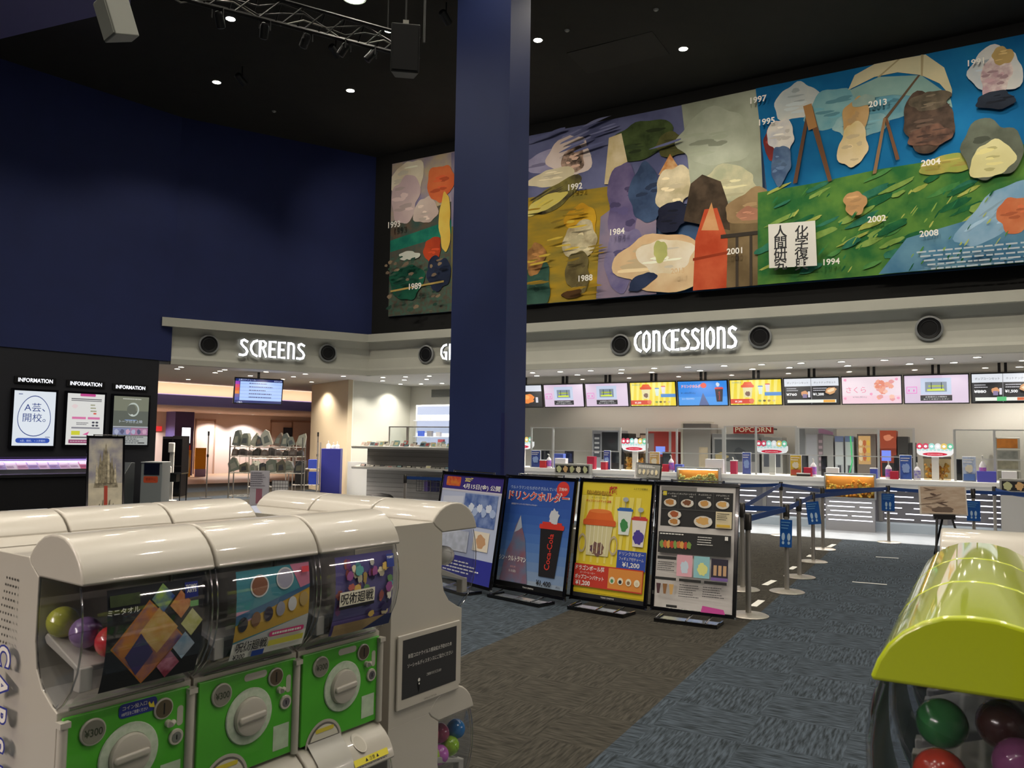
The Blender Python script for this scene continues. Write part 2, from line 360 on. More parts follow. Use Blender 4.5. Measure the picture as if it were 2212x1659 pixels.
    B(1385, 305, 66, 40, g('#2f3b22', '#4b5a34', 3), 23); P([(1308, 400), (1318, 300), (1345, 290), (1368, 400)], g('#c8b47e', '#e3d3b0', 2))
    B(1350, 440, 40, 80, g('#585078', '#7d7094', 1.5), 26); B(1395, 420, 34, 60, g('#33425e', '#4a5f80', 2), 27); B(1350, 560, 40, 70, g('#6a6490', '#8d84a4', 2), 28)
    B(1455, 315, 36, 26, g('#4a4a2a', '#5f5f38', 3), 29); P([(1425, 380), (1450, 335), (1478, 378)], g('#d9b98a', '#b5743a', 4)); B(1458, 410, 40, 50, g('#ddd0ae', '#b3a784', 3), 31); B(1455, 470, 34, 34, g('#1e2030', '#2c3044'), 32)
    P([(1475, 230), (1640, 195), (1650, 420), (1600, 520), (1500, 450)], g('#8f9480', '#aab09c', 1.4))
    B(1545, 300, 78, 60, g('#9aa08c', '#b4baa6', 1.5), 33); B(1575, 400, 60, 40, g('#cfc9a4', '#a5a88c', 2.5), 34)
    B(1430, 570, 100, 62, g('#ead2a8', '#d9b083', 1.2), 35); B(1440, 555, 56, 40, g('#f2e8d2', '#e4d3b0', 2), 36); B(1430, 545, 16, 22, g('#c9c97c', '#a8ad6a'), 37); B(1390, 610, 34, 14, g('#27304a', '#3a4664'), 38, rot=.5)
    P([(1560, 480), (1700, 440), (1700, 640), (1560, 640)], g('#6e5d42', '#8a7656', 1.6))
    P([(1480, 480), (1495, 400), (1520, 380), (1560, 395), (1575, 440), (1580, 500)], g('#3a3128', '#524538', 4)); P([(1500, 630), (1505, 520), (1525, 455), (1552, 452), (1575, 520), (1572, 628)], g('#b8482c', '#cf6240', 2)); P([(1518, 500), (1540, 440), (1556, 500)], g('#c98a52', '#dba878')); P([(1500, 560), (1574, 545), (1574, 551), (1500, 566)], g('#8a3420', '#9c4028'))
    B(1625, 450, 52, 38, g('#a58a66', '#8a7252', 2), 43); B(1620, 465, 24, 16, g('#c48e74', '#a87660'), 44)
    P([(1560, 510), (1650, 500), (1650, 508), (1560, 518)], M('#2e261c', .8)); [P([(x, 512), (x+6, 511), (x+6, 620), (x, 621)], M('#3a3024', .8)) for x in (1592, 1622, 1640)]
    # blue sky, cloud and the green hill
    P([(1635, 190), (2640, -10), (2640, 300), (1790, 400), (1660, 420)], g('#135a8e', '#1f74a6', .8))
    B(1725, 225, 46, 42, g('#b9c3c4', '#d5d6cc', 2), 45); B(1800, 240, 60, 40, g('#6aa0ac', '#8cb8ba', 2), 46); B(1900, 230, 70, 46, g('#5b93a6', '#8db9bd', 2), 47); B(1860, 275, 60, 26, g('#79a9b4', '#a5c6c4', 2), 48)
    P([(1838, 200), (1900, 172), (1990, 168), (2052, 212), (2058, 238), (2010, 215), (1930, 210), (1850, 222)], g('#8fb0a8', '#7aa09c', 2)); P([(1834, 200), (1848, 168), (1890, 140), (1945, 123), (2000, 124), (2040, 152), (2057, 200), (2056, 215), (2030, 186), (1990, 168), (1940, 162), (1890, 172)], g('#d8cda6', '#c2bf9e', 1.5)); P([(1990, 124), (1996, 124), (1994, 170), (1990, 170)], M('#a89a74', .8)); P([(1940, 125), (1946, 124), (1902, 172), (1896, 173)], M('#a89a74', .8)); P([(1984, 168), (1989, 168), (1918, 262), (1912, 260)], M('#5c4630', .8))
    P([(1640, 420), (1760, 400), (1900, 370), (2060, 345), (2300, 300), (2640, 270), (2640, 600), (1640, 640)], g('#2f6b3a', '#5f8c40', 2.2))
    for i in range(60):
        rg = random.Random(100+i); x = rg.uniform(1660, 2120); y = rg.uniform(395-(x-1660)*.08, 600)
        B(x, y, rg.uniform(14, 40), rg.uniform(3, 9), g(['#1f5a3c', '#3f7d45', '#77984a', '#99a850', '#2b6a55'][i % 5], ['#2f7044', '#5d9450', '#8fae5a', '#b3bd66', '#3f8268'][i % 5], 5), 200+i, rot=.35)
    B(2050, 360, 60, 22, g('#b7a95a', '#9aa552', 4), 51); B(1675, 310, 22, 36, g('#8c3a34', '#6a2c2c'), 52); B(1690, 300, 30, 36, g('#ded9cf', '#b5b9c4', 3), 53); B(1690, 360, 22, 40, g('#5d7492', '#44597a', 4), 54)
    P([(1745, 240), (1758, 236), (1800, 395), (1792, 398)], M('#6b4526', .8)); P([(1745, 250), (1752, 250), (1725, 400), (1716, 402)], M('#5c3b22', .8)); P([(1738, 236), (1756, 230), (1768, 280), (1750, 288)], M('#a87a44', .8))
    B(1850, 265, 26, 50, g('#c9a878', '#b8935e', 2), 55); B(1845, 320, 32, 46, g('#e2cfa6', '#d3bd84', 2), 56); B(1868, 225, 24, 12, g('#a9b7a6', '#8aa39c', 3), 57)
    P([(1912, 260), (1918, 259), (1945, 350), (1937, 352)], M('#6b4526', .8)); P([(1910, 262), (1916, 262), (1895, 380), (1887, 382)], M('#8c6a46', .8))
    B(2005, 270, 56, 62, g('#5a4a40', '#3c342e', 5), 58); B(2010, 225, 40, 22, g('#6f6454', '#4c463c', 5), 59); B(2010, 300, 44, 24, g('#4a3a34', '#75584a', 6), 60)
    B(2150, 160, 56, 50, g('#b8c4cc', '#d8d8d4', 2), 61); B(2150, 175, 34, 44, g('#b89aa0', '#e3d8d2', 7), 62); B(2165, 130, 22, 20, g('#cdb37a', '#b1935c'), 63); B(2150, 225, 40, 20, g('#20242e', '#333a46'), 64)
    B(2140, 330, 62, 66, g('#565c50', '#6a7062', 2.5), 65); B(2142, 352, 46, 40, g('#cfc78c', '#dcd6a2', 1.5), 66)
    P([(1960, 520), (2300, 420), (2640, 400), (2640, 600), (1900, 600)], g('#4a7a9a', '#6a97ae', 1.6))
    B(2150, 470, 90, 44, g('#9fbdd2', '#7da6c4', 2), 67, rot=.5); B(2190, 470, 40, 36, g('#c9704a', '#d98a5e', 2.5), 68); B(1850, 445, 26, 24, g('#caa070', '#b58a5c', 3), 69)
    def strokes(x0, x1, y0, y1, n, cols, ln, th, slope, seed):
        rg = random.Random(seed)
        for i in range(n):
            x = rg.uniform(x0, x1); y = rg.uniform(y0, y1)-.0; B(x, y, ln*rg.uniform(.5, 1.2), th*rg.uniform(.6, 1.3), M(cols[i % len(cols)], .8, spec=.08), seed*50+i, rot=slope+rg.uniform(-.1, .1), n=10)
    strokes(1150, 1300, 455, 640, 26, ['#d2b548', '#a5832a', '#8a7430'], 18, 2.2, .05, 3); strokes(1150, 1470, 260, 330, 14, ['#7d80a4', '#676b92'], 30, 2.4, .2, 4)
    strokes(1680, 2180, 420, 590, 70, ['#4f8a44', '#1f5a38', '#86a850', '#b4bd62', '#2f7a50'], 9, 1.6, .9, 5); strokes(1960, 2200, 540, 590, 16, ['#7fa4ba', '#3f6f92'], 26, 2, .05, 6); strokes(848, 965, 560, 680, 40, ['#7a6a58', '#3f5a4c', '#8d7a62', '#2e4a40'], 6, 3, .3, 7)
    # white sheet with brush writing
    P([(1666, 492), (1766, 484), (1770, 580), (1668, 585)], M('#e6e4dc', .7)); 
    for col, x in (('化学復興', 1737), ('人間研究', 1692)):
        for i, ch in enumerate(col):
            s, z = CP(x, 505+i*23, 0); b.text(ch, s, z-.12, .27, INK, bold=.015)
    for t, x, y in (('1991', 2108, 147), ('1997', 1645, 225), ('1995', 1663, 272), ('2013', 1899, 234), ('2004', 2012, 360), ('2002', 1897, 480), ('2008', 2008, 511), ('1994', 1801, 571), ('2001', 1594, 548), ('1984', 1344, 506), ('1992', 1254, 410), ('1988', 1276, 605), ('1989', 911, 622), ('1993', 866, 490)): T(t, x, y)
    T('2013', 1473, 590, 11, '#e2bf8e')
    for i in range(5):
        s, z = CP(2060+i*8, 547+i*9, 0); b.lines(s-.6, s+1.5, z, .1, 1, .03, M('#b9c8cf', .7), seed=i, jit=.1)
    o = b.build('mural', loc=CC, rz=A1)
    tag(o, 'long painted landscape mural with year numbers on the black wall above the concession sign', 'mural')
mural()
# ------------------------------------------------------------------ lights of the high hall
def disc(parent, r, em, col, z=0.0, name='diffuser'):
    return MB().lathe([(r*.98, -.004), (r, 0)], (0, 0, z), M(col, .5, em=em), 20).build(name, parent)
SHL = {}
def shared_spot(key, power, color, size, ang, blend):
    if key not in SHL:
        L = bpy.data.lights.new(key, 'SPOT'); L.energy = power; L.color = color; L.shadow_soft_size = size; L.spot_size = math.radians(ang); L.spot_blend = blend; SHL[key] = L
    return SHL[key]
PROTO = {}
def downlight(key, p, r, em, col, power, ang, label, group, size):
    if key not in PROTO:
        t = empty('ceiling_downlight', label, 'light', p, 0, group)
        MB().lathe([(r*1.0, -.012), (r*1.25, -.012), (r*1.3, 0), (r*1.0, 0)], (0, 0, 0), M('#cfcdc6' if key != 'high' else '#1a1a1a', .5), 20, cap=False).build('rim', t)
        disc(t, r, em, col, -.005); PROTO[key] = t
    else: t = dup(PROTO[key], p)
    t['label'] = label; t['group'] = group
    if power:
        o = bpy.data.objects.new('lamp', shared_spot(key+str(power), power, lin(col)[:3], size, ang, .5)); S.collection.objects.link(o); o.location = Vector(p)-Vector((0, 0, .03))
    return t
seen = [(145, 17), (498, 40), (840, 65), (468, 177), (757, 195), (1162, 86), (1476, 105)]
HG = []
for px in seen: HG.append(fl(px[0], px[1], 9.398))
base = HG[0]; g1 = (HG[5]-HG[0])/3; g2 = HG[3]-HG[0]
for p in HG: downlight('high', p, .085, 70, '#fff6e6', HALL_W, 120, 'round downlight in the high black ceiling', 'downlights in the high black ceiling', .12)
for j in range(-6, 0):
    for i in range(0, 7):
        p = base+g1*i+g2*j+g1*(.87*(-j//2) if j else 0)
        if -13 < p.x < 12: downlight('high', p, .085, 70, '#fff6e6', HALL_W, 120, 'round downlight in the high black ceiling', 'downlights in the high black ceiling', .12)

# unseen ceiling and linear lamps added to light machine fronts and streak the bowls
wall('ceiling_unseen', -12, 12, -7.5, -3.4, 3.5, 3.62, M('#d8d5cf', .7), (0, 0, 0), 0)
def linear_fill(P, ang, L, power):  # added fill lamp, stands outside the view
    t = empty('fill_luminaire', 'long white linear fill lamp, added out of view to brighten the machine fronts', 'light', P, ang, 'added linear fill lamps out of view')
    MB().box(-L/2, L/2, -.05, .05, 0, .05, WHITE2).build('housing', t); MB().box(-L/2+.02, L/2-.02, -.03, .03, -.012, 0, M('#fff1e4', .4, em=16)).build('diffuser', t)
    MB().tube([(-L*.4, 0, .04), (-L*.4, 0, 9.4-P[2])], .006, BLACK, 6).tube([(L*.4, 0, .04), (L*.4, 0, 9.4-P[2])], .006, BLACK, 6).build('cable', t)
    o = lamp('AREA', Vector(P)-Vector((0, 0, .02)), power, (1, .86, .77), 1, aim=Vector(P)-Vector((0, 0, 1))); o.data.shape = 'RECTANGLE'; o.data.size = L; o.data.size_y = .06; o.rotation_euler = (0, 0, ang)
linear_fill((8.2, 3.0, 3.0), math.radians(54.6), 5.0, 300); linear_fill((-4.2, -1.2, 3.2), math.radians(100), 3.0, 260)
# ------------------------------------------------------------------ capsule machines
MW = .345
GREENP = M('#4cae2c', .35, coat=.3); TRAYG = M('#b9b6ae', .3, coat=.3); CLR = clear(keep=.95, refl=.04)
ARC = [(.207, .616), (.222, .636), (.245, .656), (.275, .671), (.31, .679), (.345, .68), (.375, .676), (.402, .665), (.427, .648), (.447, .627), (.461, .604), (.47, .58)]
BODY = [(0, .0), (0, .616), (.207, .616), (.22, .60), (.262, .573), (.2621, .56), (.2622, .42), (.276, .36), (.307, .32), (.36, .29), (.385, .28), (.385, 0)]
PLINTH = [(.375, 0), (.345, -.004), (.31, -.006), (.275, -.013), (.245, -.028), (.222, -.048), (.205, -.066), (0, -.066)]
BOWL = [(.464, .57), (.476, .53), (.483, .48), (.482, .43), (.47, .38), (.446, .335), (.415, .302), (.388, .285)]
INNER = [(.264, .57), (.262, .53), (.262, .48), (.264, .43), (.272, .38), (.292, .335), (.33, .302), (.37, .285)]
def bowl_mesh():
    b = MB(); P = []; F = []; h = MW/2-.008; r = .03; n = 0
    for (d, z), (e, _) in zip(BOWL, INNER):
        path = [(-h, e), (-h, d-r)]+[(-h+r-r*math.cos(t), d-r+r*math.sin(t)) for t in (.4, .8, 1.2)]+[(-h+r, d)]
        path += [(h-r, d)]+[(h-r+r*math.sin(t), d-r+r*math.cos(t)) for t in (.4, .8, 1.2)]+[(h, d-r), (h, e)]
        n = len(path); P += [(x, -dd, z) for x, dd in path]
    for i in range(len(BOWL)-1):
        for j in range(n-1): F.append((i*n+j, i*n+j+1, (i+1)*n+j+1, (i+1)*n+j))
    b.add(P, F, CLR); return b
def card_art(b, kind):
    w, h = .245, .235
    b.rect(-w/2, 0, w/2, h, M({0: '#17181c', 1: '#4f9aa6', 2: '#6a5f9c', 3: '#c9b98a', 4: '#97b3c0'}[kind], .6))
    if kind == 0:      # towels: their figures are left out, only the coloured diamonds remain
        def dia(cx, cy, rx, ry, m): b.poly([(cx-rx, cy), (cx, cy-ry), (cx+rx, cy), (cx, cy+ry)], m)
        dia(-.02, .10, .092, .1, M('#c77a33', .6)); dia(-.02, .10, .087, .095, M('#5a4a86', .6, noise=.2, scale=18, h2='#d98a3c'))
        dia(.005, .125, .05, .055, M('#d9a04a', .6, noise=.2, scale=25, h2='#e4c07a')); dia(-.04, .075, .035, .05, M('#433a70', .6))
        for cx, cy, h1, h2 in ((.015, .2, '#2b4fa0', '#a8c94a'), (.062, .178, '#c9683a', '#e0a060'), (.092, .13, '#b9b94a', '#e0dca0'), (.075, .075, '#8fb0c8', '#c9d4dc'), (.04, .035, '#8c3248', '#c98aa0')):
            dia(cx, cy, .03, .034, M(h1, .6, noise=.2, scale=30, h2=h2))
        b.rect(.072, .19, .108, .228, M('#1d2c86', .6)); b.text('TOMY', .09, .214, .011, PAPER, bold=.03); b.text('ARTS', .09, .203, .011, PAPER, bold=.03); b.rect(.085, .168, .108, .182, M('#79b86a', .6))
        b.rect(-.118, .196, -.045, .222, M('#3d4a20', .6, noise=.3, scale=40)); b.text('ミニタオル', -.085, .178, .016, PAPER, bold=.01)
    elif kind == 1:
        b.poly([(-w/2, .05), (w/2, .09), (w/2, .17), (-w/2, .095)], M('#e0b23a', .6)); b.poly([(-w/2, .045), (w/2, .09), (w/2, .0), (-w/2, .0)], M('#dcdcd4', .6))
        b.poly([(.055, h), (w/2, h), (w/2, .17), (.09, .165)], M('#e28aa4', .6)); b.poly([(-w/2, .13), (-w/2, .095), (-.07, .105), (-.06, .13)], M('#d99ab4', .6)); b.poly([(-w/2, .12), (w/2, .175), (w/2, .165), (-w/2, .095)], M('#3e6f96', .6))
        for i, (x, y, hh) in enumerate(((-.05, .19, '#9a6244'), (.035, .2, '#b9b4c4'))): b.ell(x, y, .03, .03, PAPER); b.ell(x, y, .026, .026, M(hh, .6))
        for i, hh in enumerate(('#2c2c34', '#8a5f3e', '#3a3446', '#a8a6b0', '#e6e4e0', '#c9a860')): b.ell(-.1+i*.04, .095+i*.008, .015, .02, M(hh, .6))
        b.text('呪術廻戦', -.062, .022, .03, INK, bold=.012, sx=.85); b.rrect(-.01, .045, .11, .06, .007, M('#c93a78', .6)); b.lines(0, .105, .05, .01, 1, .006, PAPER, 3); b.rect(-.01, .02, .11, .036, M('#cfc84a', .6))
        b.text('¥300', -.1, .003, .018, M('#3a3a3a', .6), bold=.02); b.rect(-.06, .001, -.02, .017, M('#23459c', .6)); b.rect(.09, .21, .115, .226, M('#d03a4a', .6))
    elif kind == 2:
        rg = random.Random(5)
        for i in range(46):
            b.blob(rg.uniform(-.11, .11), rg.uniform(.04, .215), rg.uniform(.008, .018), rg.uniform(.008, .018), M(rg.choice(['#d8b45e', '#7fae6a', '#b9635a', '#4f427e', '#e0d2b0', '#5aa0a0', '#96508c', '#e6e0d0', '#3a3560']), .6), seed=i)
        b.rect(-w/2, 0, w/2, .035, M('#b49a6c', .6, noise=.2, scale=14, h2='#8a7450')); b.poly([(0, 0), (.09, .035), (w/2, .035), (w/2, 0)], M('#27305a', .6)); b.rect(-.115, .09, .03, .132, M('#e6e0cc', .6)); b.text('呪術廻戦', -.043, .097, .036, INK, bold=.015, sx=.95); b.rect(-.115, .08, .03, .089, INK)
        b.rect(.082, .185, .115, .226, M('#2b3f92', .6)); b.text('TOMY', .098, .212, .01, PAPER, bold=.03)
    else:
        rg = random.Random(kind*9)
        for i in range(18): b.blob(rg.uniform(-.1, .1), rg.uniform(.06, .21), .02, .022, M(rg.choice(['#e0a050', '#7aa6c0', '#d0d0c0', '#9ac060', '#d87a7a', '#f0e6c0']), .6), seed=i)
        b.rect(-.11, .01, .11, .05, M('#e9e4d4', .6)); b.lines(-.1, .1, .03, .014, 2, .008, INK, kind)
def panel_parts(root, panel_col, price='¥300'):
    p = MB().box(-MW/2+.013, MW/2-.013, -.396, -.386, .0, .268, panel_col).build('front_panel', root, bevel=.003)
    F = FRONT.copy()
    def dsc(name, x, z, r, m, t=.006, rim=None, par=p):
        q = MB(Matrix.Translation((x, -.396, z)) @ Matrix.Rotation(math.pi/2, 4, 'X')); q.lathe([(r*.98, 0), (r, .001), (r, t*.7), (r*.93, t)], (0, 0, 0), m, 28)
        return q.build(name, par, smooth=40)
    dsc('price_window', -.092, .222, .031, WHITE, .007)
    q = MB(Matrix.Translation((-.092, -.4035, .222)) @ FRONT); q.EPS = .0003; q.ell(0, 0, .027, .027, M('#7f7d72', .3, coat=.4)); q.text(price, 0, -.009, .0245, M('#2f3a26', .5), bold=.015, sx=.85); q.build('price_display', p)
    dsc('coin_ring', .085, .23, .026, WHITE, .006)
    q = MB(Matrix.Translation((.085, -.4025, .23)) @ FRONT); q.EPS = .0003; q.ell(0, 0, .022, .022, M('#6f6254', .3, .7)); q.rect(-.002, -.014, .002, .014, BLACK); q.build('coin_slot', p)
    q = MB(); q.tube([(.1, -.396, .19), (.1, -.408, .189)], .009, WHITE, 12).tube([(.112, -.404, .191), (.1, -.412, .189)], .007, WHITE, 10); q.build('return_button', p, smooth=40)
    dsc('lock_ring', .123, .15, .02, WHITE, .006); q = MB(Matrix.Translation((.123, -.4025, .15)) @ FRONT); q.EPS = .0003; q.ell(0, 0, .013, .013, M('#9a98a0', .25, .9)); q.rect(-.0015, -.006, .0015, .006, BLACK); q.build('lock', p)
    # dial: patterned ring and turning knob with its grip bar
    q = MB(Matrix.Translation((.0, -.396, .143)) @ Matrix.Rotation(math.pi/2, 4, 'X')); q.lathe([(.074, 0), (.076, .002), (.074, .005), (.053, .006), (.053, 0)], (0, 0, 0), M('#b4c6ac', .5, noise=.25, scale=60, h2='#c8d2bf'), 36); q.build('dial_ring', p, smooth=30)
    k = MB(Matrix.Translation((.0, -.396, .143)) @ Matrix.Rotation(math.pi/2, 4, 'X')); k.lathe([(.052, 0), (.052, .01), (.049, .016), (.04, .018)], (0, 0, 0), WHITE, 36); kn = k.build('knob', root, smooth=35)
    k = MB(Matrix.Translation((.0, -.41, .143)) @ Matrix.Rotation(math.radians(-3), 4, 'Y')); k.prism([(-.042, -.009), (.042, -.009), (.046, 0), (.042, .009), (-.042, .009), (-.046, 0)], -.011, 0, WHITE); k.build('grip', kn, bevel=.007)
    q = MB(Matrix.Translation((0, -.3965, 0)) @ FRONT); q.EPS = .0003
    q.rrect(-.02, .238, .056, .258, .01, M('#b4b0a4', .5)); q.build('name_label', p); q = MB(Matrix.Translation((0, -.3965, 0)) @ FRONT); q.EPS = .0003; q.rrect(.125, .175, .142, .225, .008, M('#b0b3a0', .5)); q.build('arrow_label', p); q = MB(Matrix.Translation((0, -.3965, 0)) @ FRONT); q.EPS = .0003; q.rect(.085, .02, .14, .09, M('#b7c9ae', .55, noise=.1, scale=30)); q.build('instruction_label', p)
    # flap window above the chute
    q = MB(Matrix.Translation((-.07, -.3965, -.012)) @ FRONT); q.EPS = .0012
    n = 20; a = lambda r: [(r*math.cos(math.pi*i/n), r*math.sin(math.pi*i/n)) for i in range(n+1)]
    q.poly(a(.072), WHITE); q.poly(a(.064), M('#6e6a64', .5)); q.poly([(x, y) for x, y in a(.058) if y > .012], M('#d9d4c4', .5)); q.rrect(-.036, .038, .036, .05, .005, M('#d9c840', .5)); q.build('chute_window', root)
    make_post(root, 1)
def make_post(root, s):
    x = s*(MW/2-.012); q = MB(); q.tube([(x, -.398, -.005), (x, -.398, .25)], .0115, WHITE, 10).box(x-.012, x+.012, -.412, -.386, .25, .263, WHITE); return q.build('post', root, smooth=40)
def make_machine(label, roof_m=WHITE, panel=GREENP, card=None, group='capsule machines', lower=False):
    t = empty('capsule_machine', label, 'vending machine', group=group)
    h = MW/2-.0035
    MB().prismx(BODY+([] if lower else PLINTH), -h, h, WHITE).build('body', t, bevel=.002)
    MB().prismx(ARC+[(.47, .573), (.262, .573), (.22, .60)], -h, h, roof_m).build('roof', t, smooth=28, bevel=.006)
    bo = bowl_mesh().build('capsule_bowl', t, smooth=40); RIM = clear('#ffffff', .75, .35, .1, .3); hh = MW/2-.008
    q = MB()
    for sx_ in (-hh, hh): q.tube([(sx_, -d, z) for d, z in [(d-.012, z) for d, z in BOWL]], .0022, RIM, 6).tube([(sx_, -d, z) for d, z in INNER], .0018, RIM, 6)
    q.tube([(-hh+.02, -.39, .284), (hh-.02, -.39, .284)], .004, RIM, 6); q.build('bowl_rim', bo, smooth=60)
    q = MB(); q.prismx([(.262, .43), (.275, .44), (.43, .385), (.43, .372), (.275, .415)], -h+.02, h-.02, WHITE).box(-.012, .012, -.36, -.34, .30, .40, WHITE).box(-h+.02, -h+.05, -.44, -.41, .33, .385, WHITE).box(h-.05, h-.02, -.44, -.41, .33, .385, WHITE)
    q.build('capsule_tray', t, bevel=.003)
    panel_parts(t, panel)
    q = MB(); a = [(.392, .012), (.40, -.006), (.42, -.025), (.447, -.05), (.461, -.075), (.468, -.098)]
    P = [(x, -d, z+.006) for d, z in a for x in (-.135, -.005)]; F = [(2*i, 2*i+1, 2*i+3, 2*i+2) for i in range(len(a)-1)]
    q.add(P, F, TRAYG); q.build('chute_flap', t, smooth=60)
    if card is not None:
        q = MB(Matrix.Translation((.012, -.471, .322)) @ FRONT); q.EPS = .00025; card_art(q, card)
        o = q.build('display_card', t); bm = bmesh.new(); bm.from_mesh(o.data)      # bend the card to the curve of the bowl
        for i in range(1, 12):
            bmesh.ops.bisect_plane(bm, geom=bm.verts[:]+bm.edges[:]+bm.faces[:], plane_co=(0, 0, .322+i*.02), plane_no=(0, 0, 1))
        for v in bm.verts: v.co.y = -(.4735-1.6*max(0, .45-v.co.z)**2-.6*max(0, v.co.z-.47)**2*2-(v.co.y+.471))
        bm.to_mesh(o.data); bm.free()
    return t
ux = Vector((math.cos(AU), math.sin(AU), 0)); vx = Vector((math.sin(AU), -math.cos(AU), 0))
OA = Vector((-.357, 2.658, 0)); OB = Vector((.529, 1.192, 0))
Z1, Z0 = .687, .007
LOWG = 'lower tier capsule machines'
# front row A (faces the open carpet), from its near end to its far end
CARDS = [0, 1, 2]
LAB = ['white capsule machine with black card of orange and purple diamond towels in its bowl', 'white capsule machine whose card is teal, yellow and pink with black kanji', 'white capsule machine whose card is crowded purple and green, beside the framed black notice']
A_ = [make_machine(LAB[k], card=CARDS[k]) for k in range(3)]
for k in range(3):
    p = OA-vx*.47+ux*(-MW*(2.5-k)); A_[k].location = p+Vector((0, 0, Z1)); A_[k].rotation_euler.z = AU
low = make_machine('white capsule machine in the lower tier under the diamond towel card', group=LOWG, lower=True)
plain = make_machine('white roofed capsule machine seen from behind, at the end toward the silver kiosk')
LL = ['white capsule machine in the lower tier under the diamond towel card', 'white capsule machine in the lower tier under the teal and yellow card', 'white capsule machine in the lower tier under the purple and green card']
p = OA-vx*.47; low.location = p+ux*(-MW*2.5)+Vector((0, 0, Z0)); low.rotation_euler.z = AU; low['label'] = LL[0]
LOWROW = [low]+[dup(low, p+ux*(-MW*(2.5-k))+Vector((0, 0, Z0)), AU, LL[k], LOWG) for k in (1, 2)]
# row B, back to back with A
for k in range(3):
    q = OA-vx*.50+ux*(-MW*(k+.5)-.03)
    lb = ['white roofed capsule machine seen from behind, at the end toward the silver kiosk', 'white roofed capsule machine seen from behind, middle of the back row', 'white roofed capsule machine seen from behind, cut by the frame edge'][k]
    if k == 0: plain.location = q+Vector((0, 0, Z1)); plain.rotation_euler.z = AU+math.pi
    else: dup(plain, q+Vector((0, 0, Z1)), AU+math.pi, lb, 'capsule machines')
    dup(low, q+Vector((0, 0, Z0)), AU+math.pi, 'white capsule machine in the lower tier on the hidden back of the island', LOWG)
# row C closes the far end of the island
CL = ['white capsule machine at the island corner whose clear bowl end faces the posters', 'white roofed capsule machine between two others at the far end of the island', 'white roofed capsule machine at the far end, nearest the wire racks']
for k in range(3):
    q = OA+ux*.07-vx*(.1+MW*(k+.5))
    dup(plain, q+Vector((0, 0, Z1)), AU+math.pi/2, CL[k], 'capsule machines')
    dup(low, q+Vector((0, 0, Z0)), AU+math.pi/2, ['white lower capsule machine holding blue, green and pink capsules', 'white capsule machine in the lower tier, middle of the far end', 'white capsule machine in the lower tier, hidden end of the far side'][k], LOWG)
# lime roofed island beside the camera
AV = math.radians(59.5); uy = Vector((math.cos(AV), math.sin(AV), 0)); vy = Vector((math.sin(AV), -math.cos(AV), 0))
LIME = M('#b6c41c', .3, coat=1.0)
yl = make_machine('lime roofed capsule machine with red and green capsules, nearest the camera', roof_m=LIME, card=4)
YL = ['lime roofed capsule machine with red and green capsules, nearest the camera', 'lime roofed capsule machine, second along its row', 'lime roofed capsule machine against the white roofed one']
q = OB+vy*.47; yl.location = q+uy*(MW*.5)+Vector((0, 0, Z1)); yl.rotation_euler.z = AV+math.pi
for k in (1, 2): dup(yl, q+uy*(MW*(k+.5))+Vector((0, 0, Z1)), AV+math.pi, YL[k], 'capsule machines')
for k in range(3): dup(low, q+uy*(MW*(k+.5))+Vector((0, 0, Z0)), AV+math.pi, 'white capsule machine in the lower tier below the lime roofs, out of view', LOWG)
for k in range(3):
    q2 = OB+uy*(1.045)+vy*(1.07-MW*(k+.5))
    dup(plain, q2+Vector((0, 0, Z1)), AV+math.pi/2, ['white roofed capsule machine behind the lime roofs, outer end', 'white roofed capsule machine behind the lime roofs, middle', 'white roofed capsule machine behind the lime roofs, at the corner by the carpet'][k], 'capsule machines')
    dup(low, q2+Vector((0, 0, Z0)), AV+math.pi/2, 'white capsule machine in the lower tier below the lime roofs, out of view', LOWG)
# loose capsules lying in the bowls
def capsule(loc, h1, label, r=.0365):
    t = empty('toy_capsule', label, 'capsule', loc, random.uniform(0, 6), 'toy capsules in the machines')
    q = MB(); k = 8; pr = [(max(r*math.sin(math.pi/2*i/k), 1e-4), r*math.sin(math.pi/2*i/k-math.pi/2)*1.0) for i in range(k+1)]
    lowp = [(max(r*math.sin(math.pi/2*i/k), 1e-4), -r*math.cos(math.pi/2*i/k)) for i in range(k+1)]
    upp = [(max(r*math.cos(math.pi/2*i/k), 1e-4), r*math.sin(math.pi/2*i/k)) for i in range(k+1)]
    MB().lathe(lowp, (0, 0, 0), M(h1, .2, coat=.5), 18).build('lower_half', t, smooth=50)
    MB().lathe([(r*1.02, -.002)]+[(a*1.01, b) for a, b in upp], (0, 0, 0), M(h1, .2, coat=.5, noise=.08, scale=30), 18).build('upper_half', t, smooth=50)
    t.rotation_euler.x = random.uniform(.3, 1.2); return t
c0 = A_[0].location; R0 = Matrix.Rotation(AU, 3, 'Z')
for x, d, z, h, l in ((-.125, .30, .466, '#b8b83a', 'yellow green capsule in the bowl of the towel card machine'), (-.105, .37, .448, '#8a6a9c', 'violet capsule in the bowl of the towel card machine'), (-.075, .43, .43, '#c8383e', 'red capsule in the bowl of the towel card machine')):
    capsule(c0+R0 @ Vector((x, -d, z)), h, l)
def in_c(u, z, vback, h, l): capsule(OA+ux*u-vx*(.1+vback)+Vector((0, 0, z)), h, l)
for u, z, vb, h, l in ((.502, .495, .06, '#1f74b8', 'blue capsule on top of the pile in the lower corner machine'), (.42, .50, .07, '#9a3a56', 'dark pink capsule in the lower corner machine'), (.365, .51, .075, '#b04a5a', 'dull red capsule at the back of the lower corner machine'), (.462, .445, .055, '#9cc82c', 'lime capsule in the lower corner machine, near the bowl front'), (.40, .43, .055, '#c86ac0', 'pink capsule in the lower corner machine'), (.355, .437, .06, '#a4cc38', 'lime capsule deep in the lower corner machine')): in_c(u, z, vb, h, l)
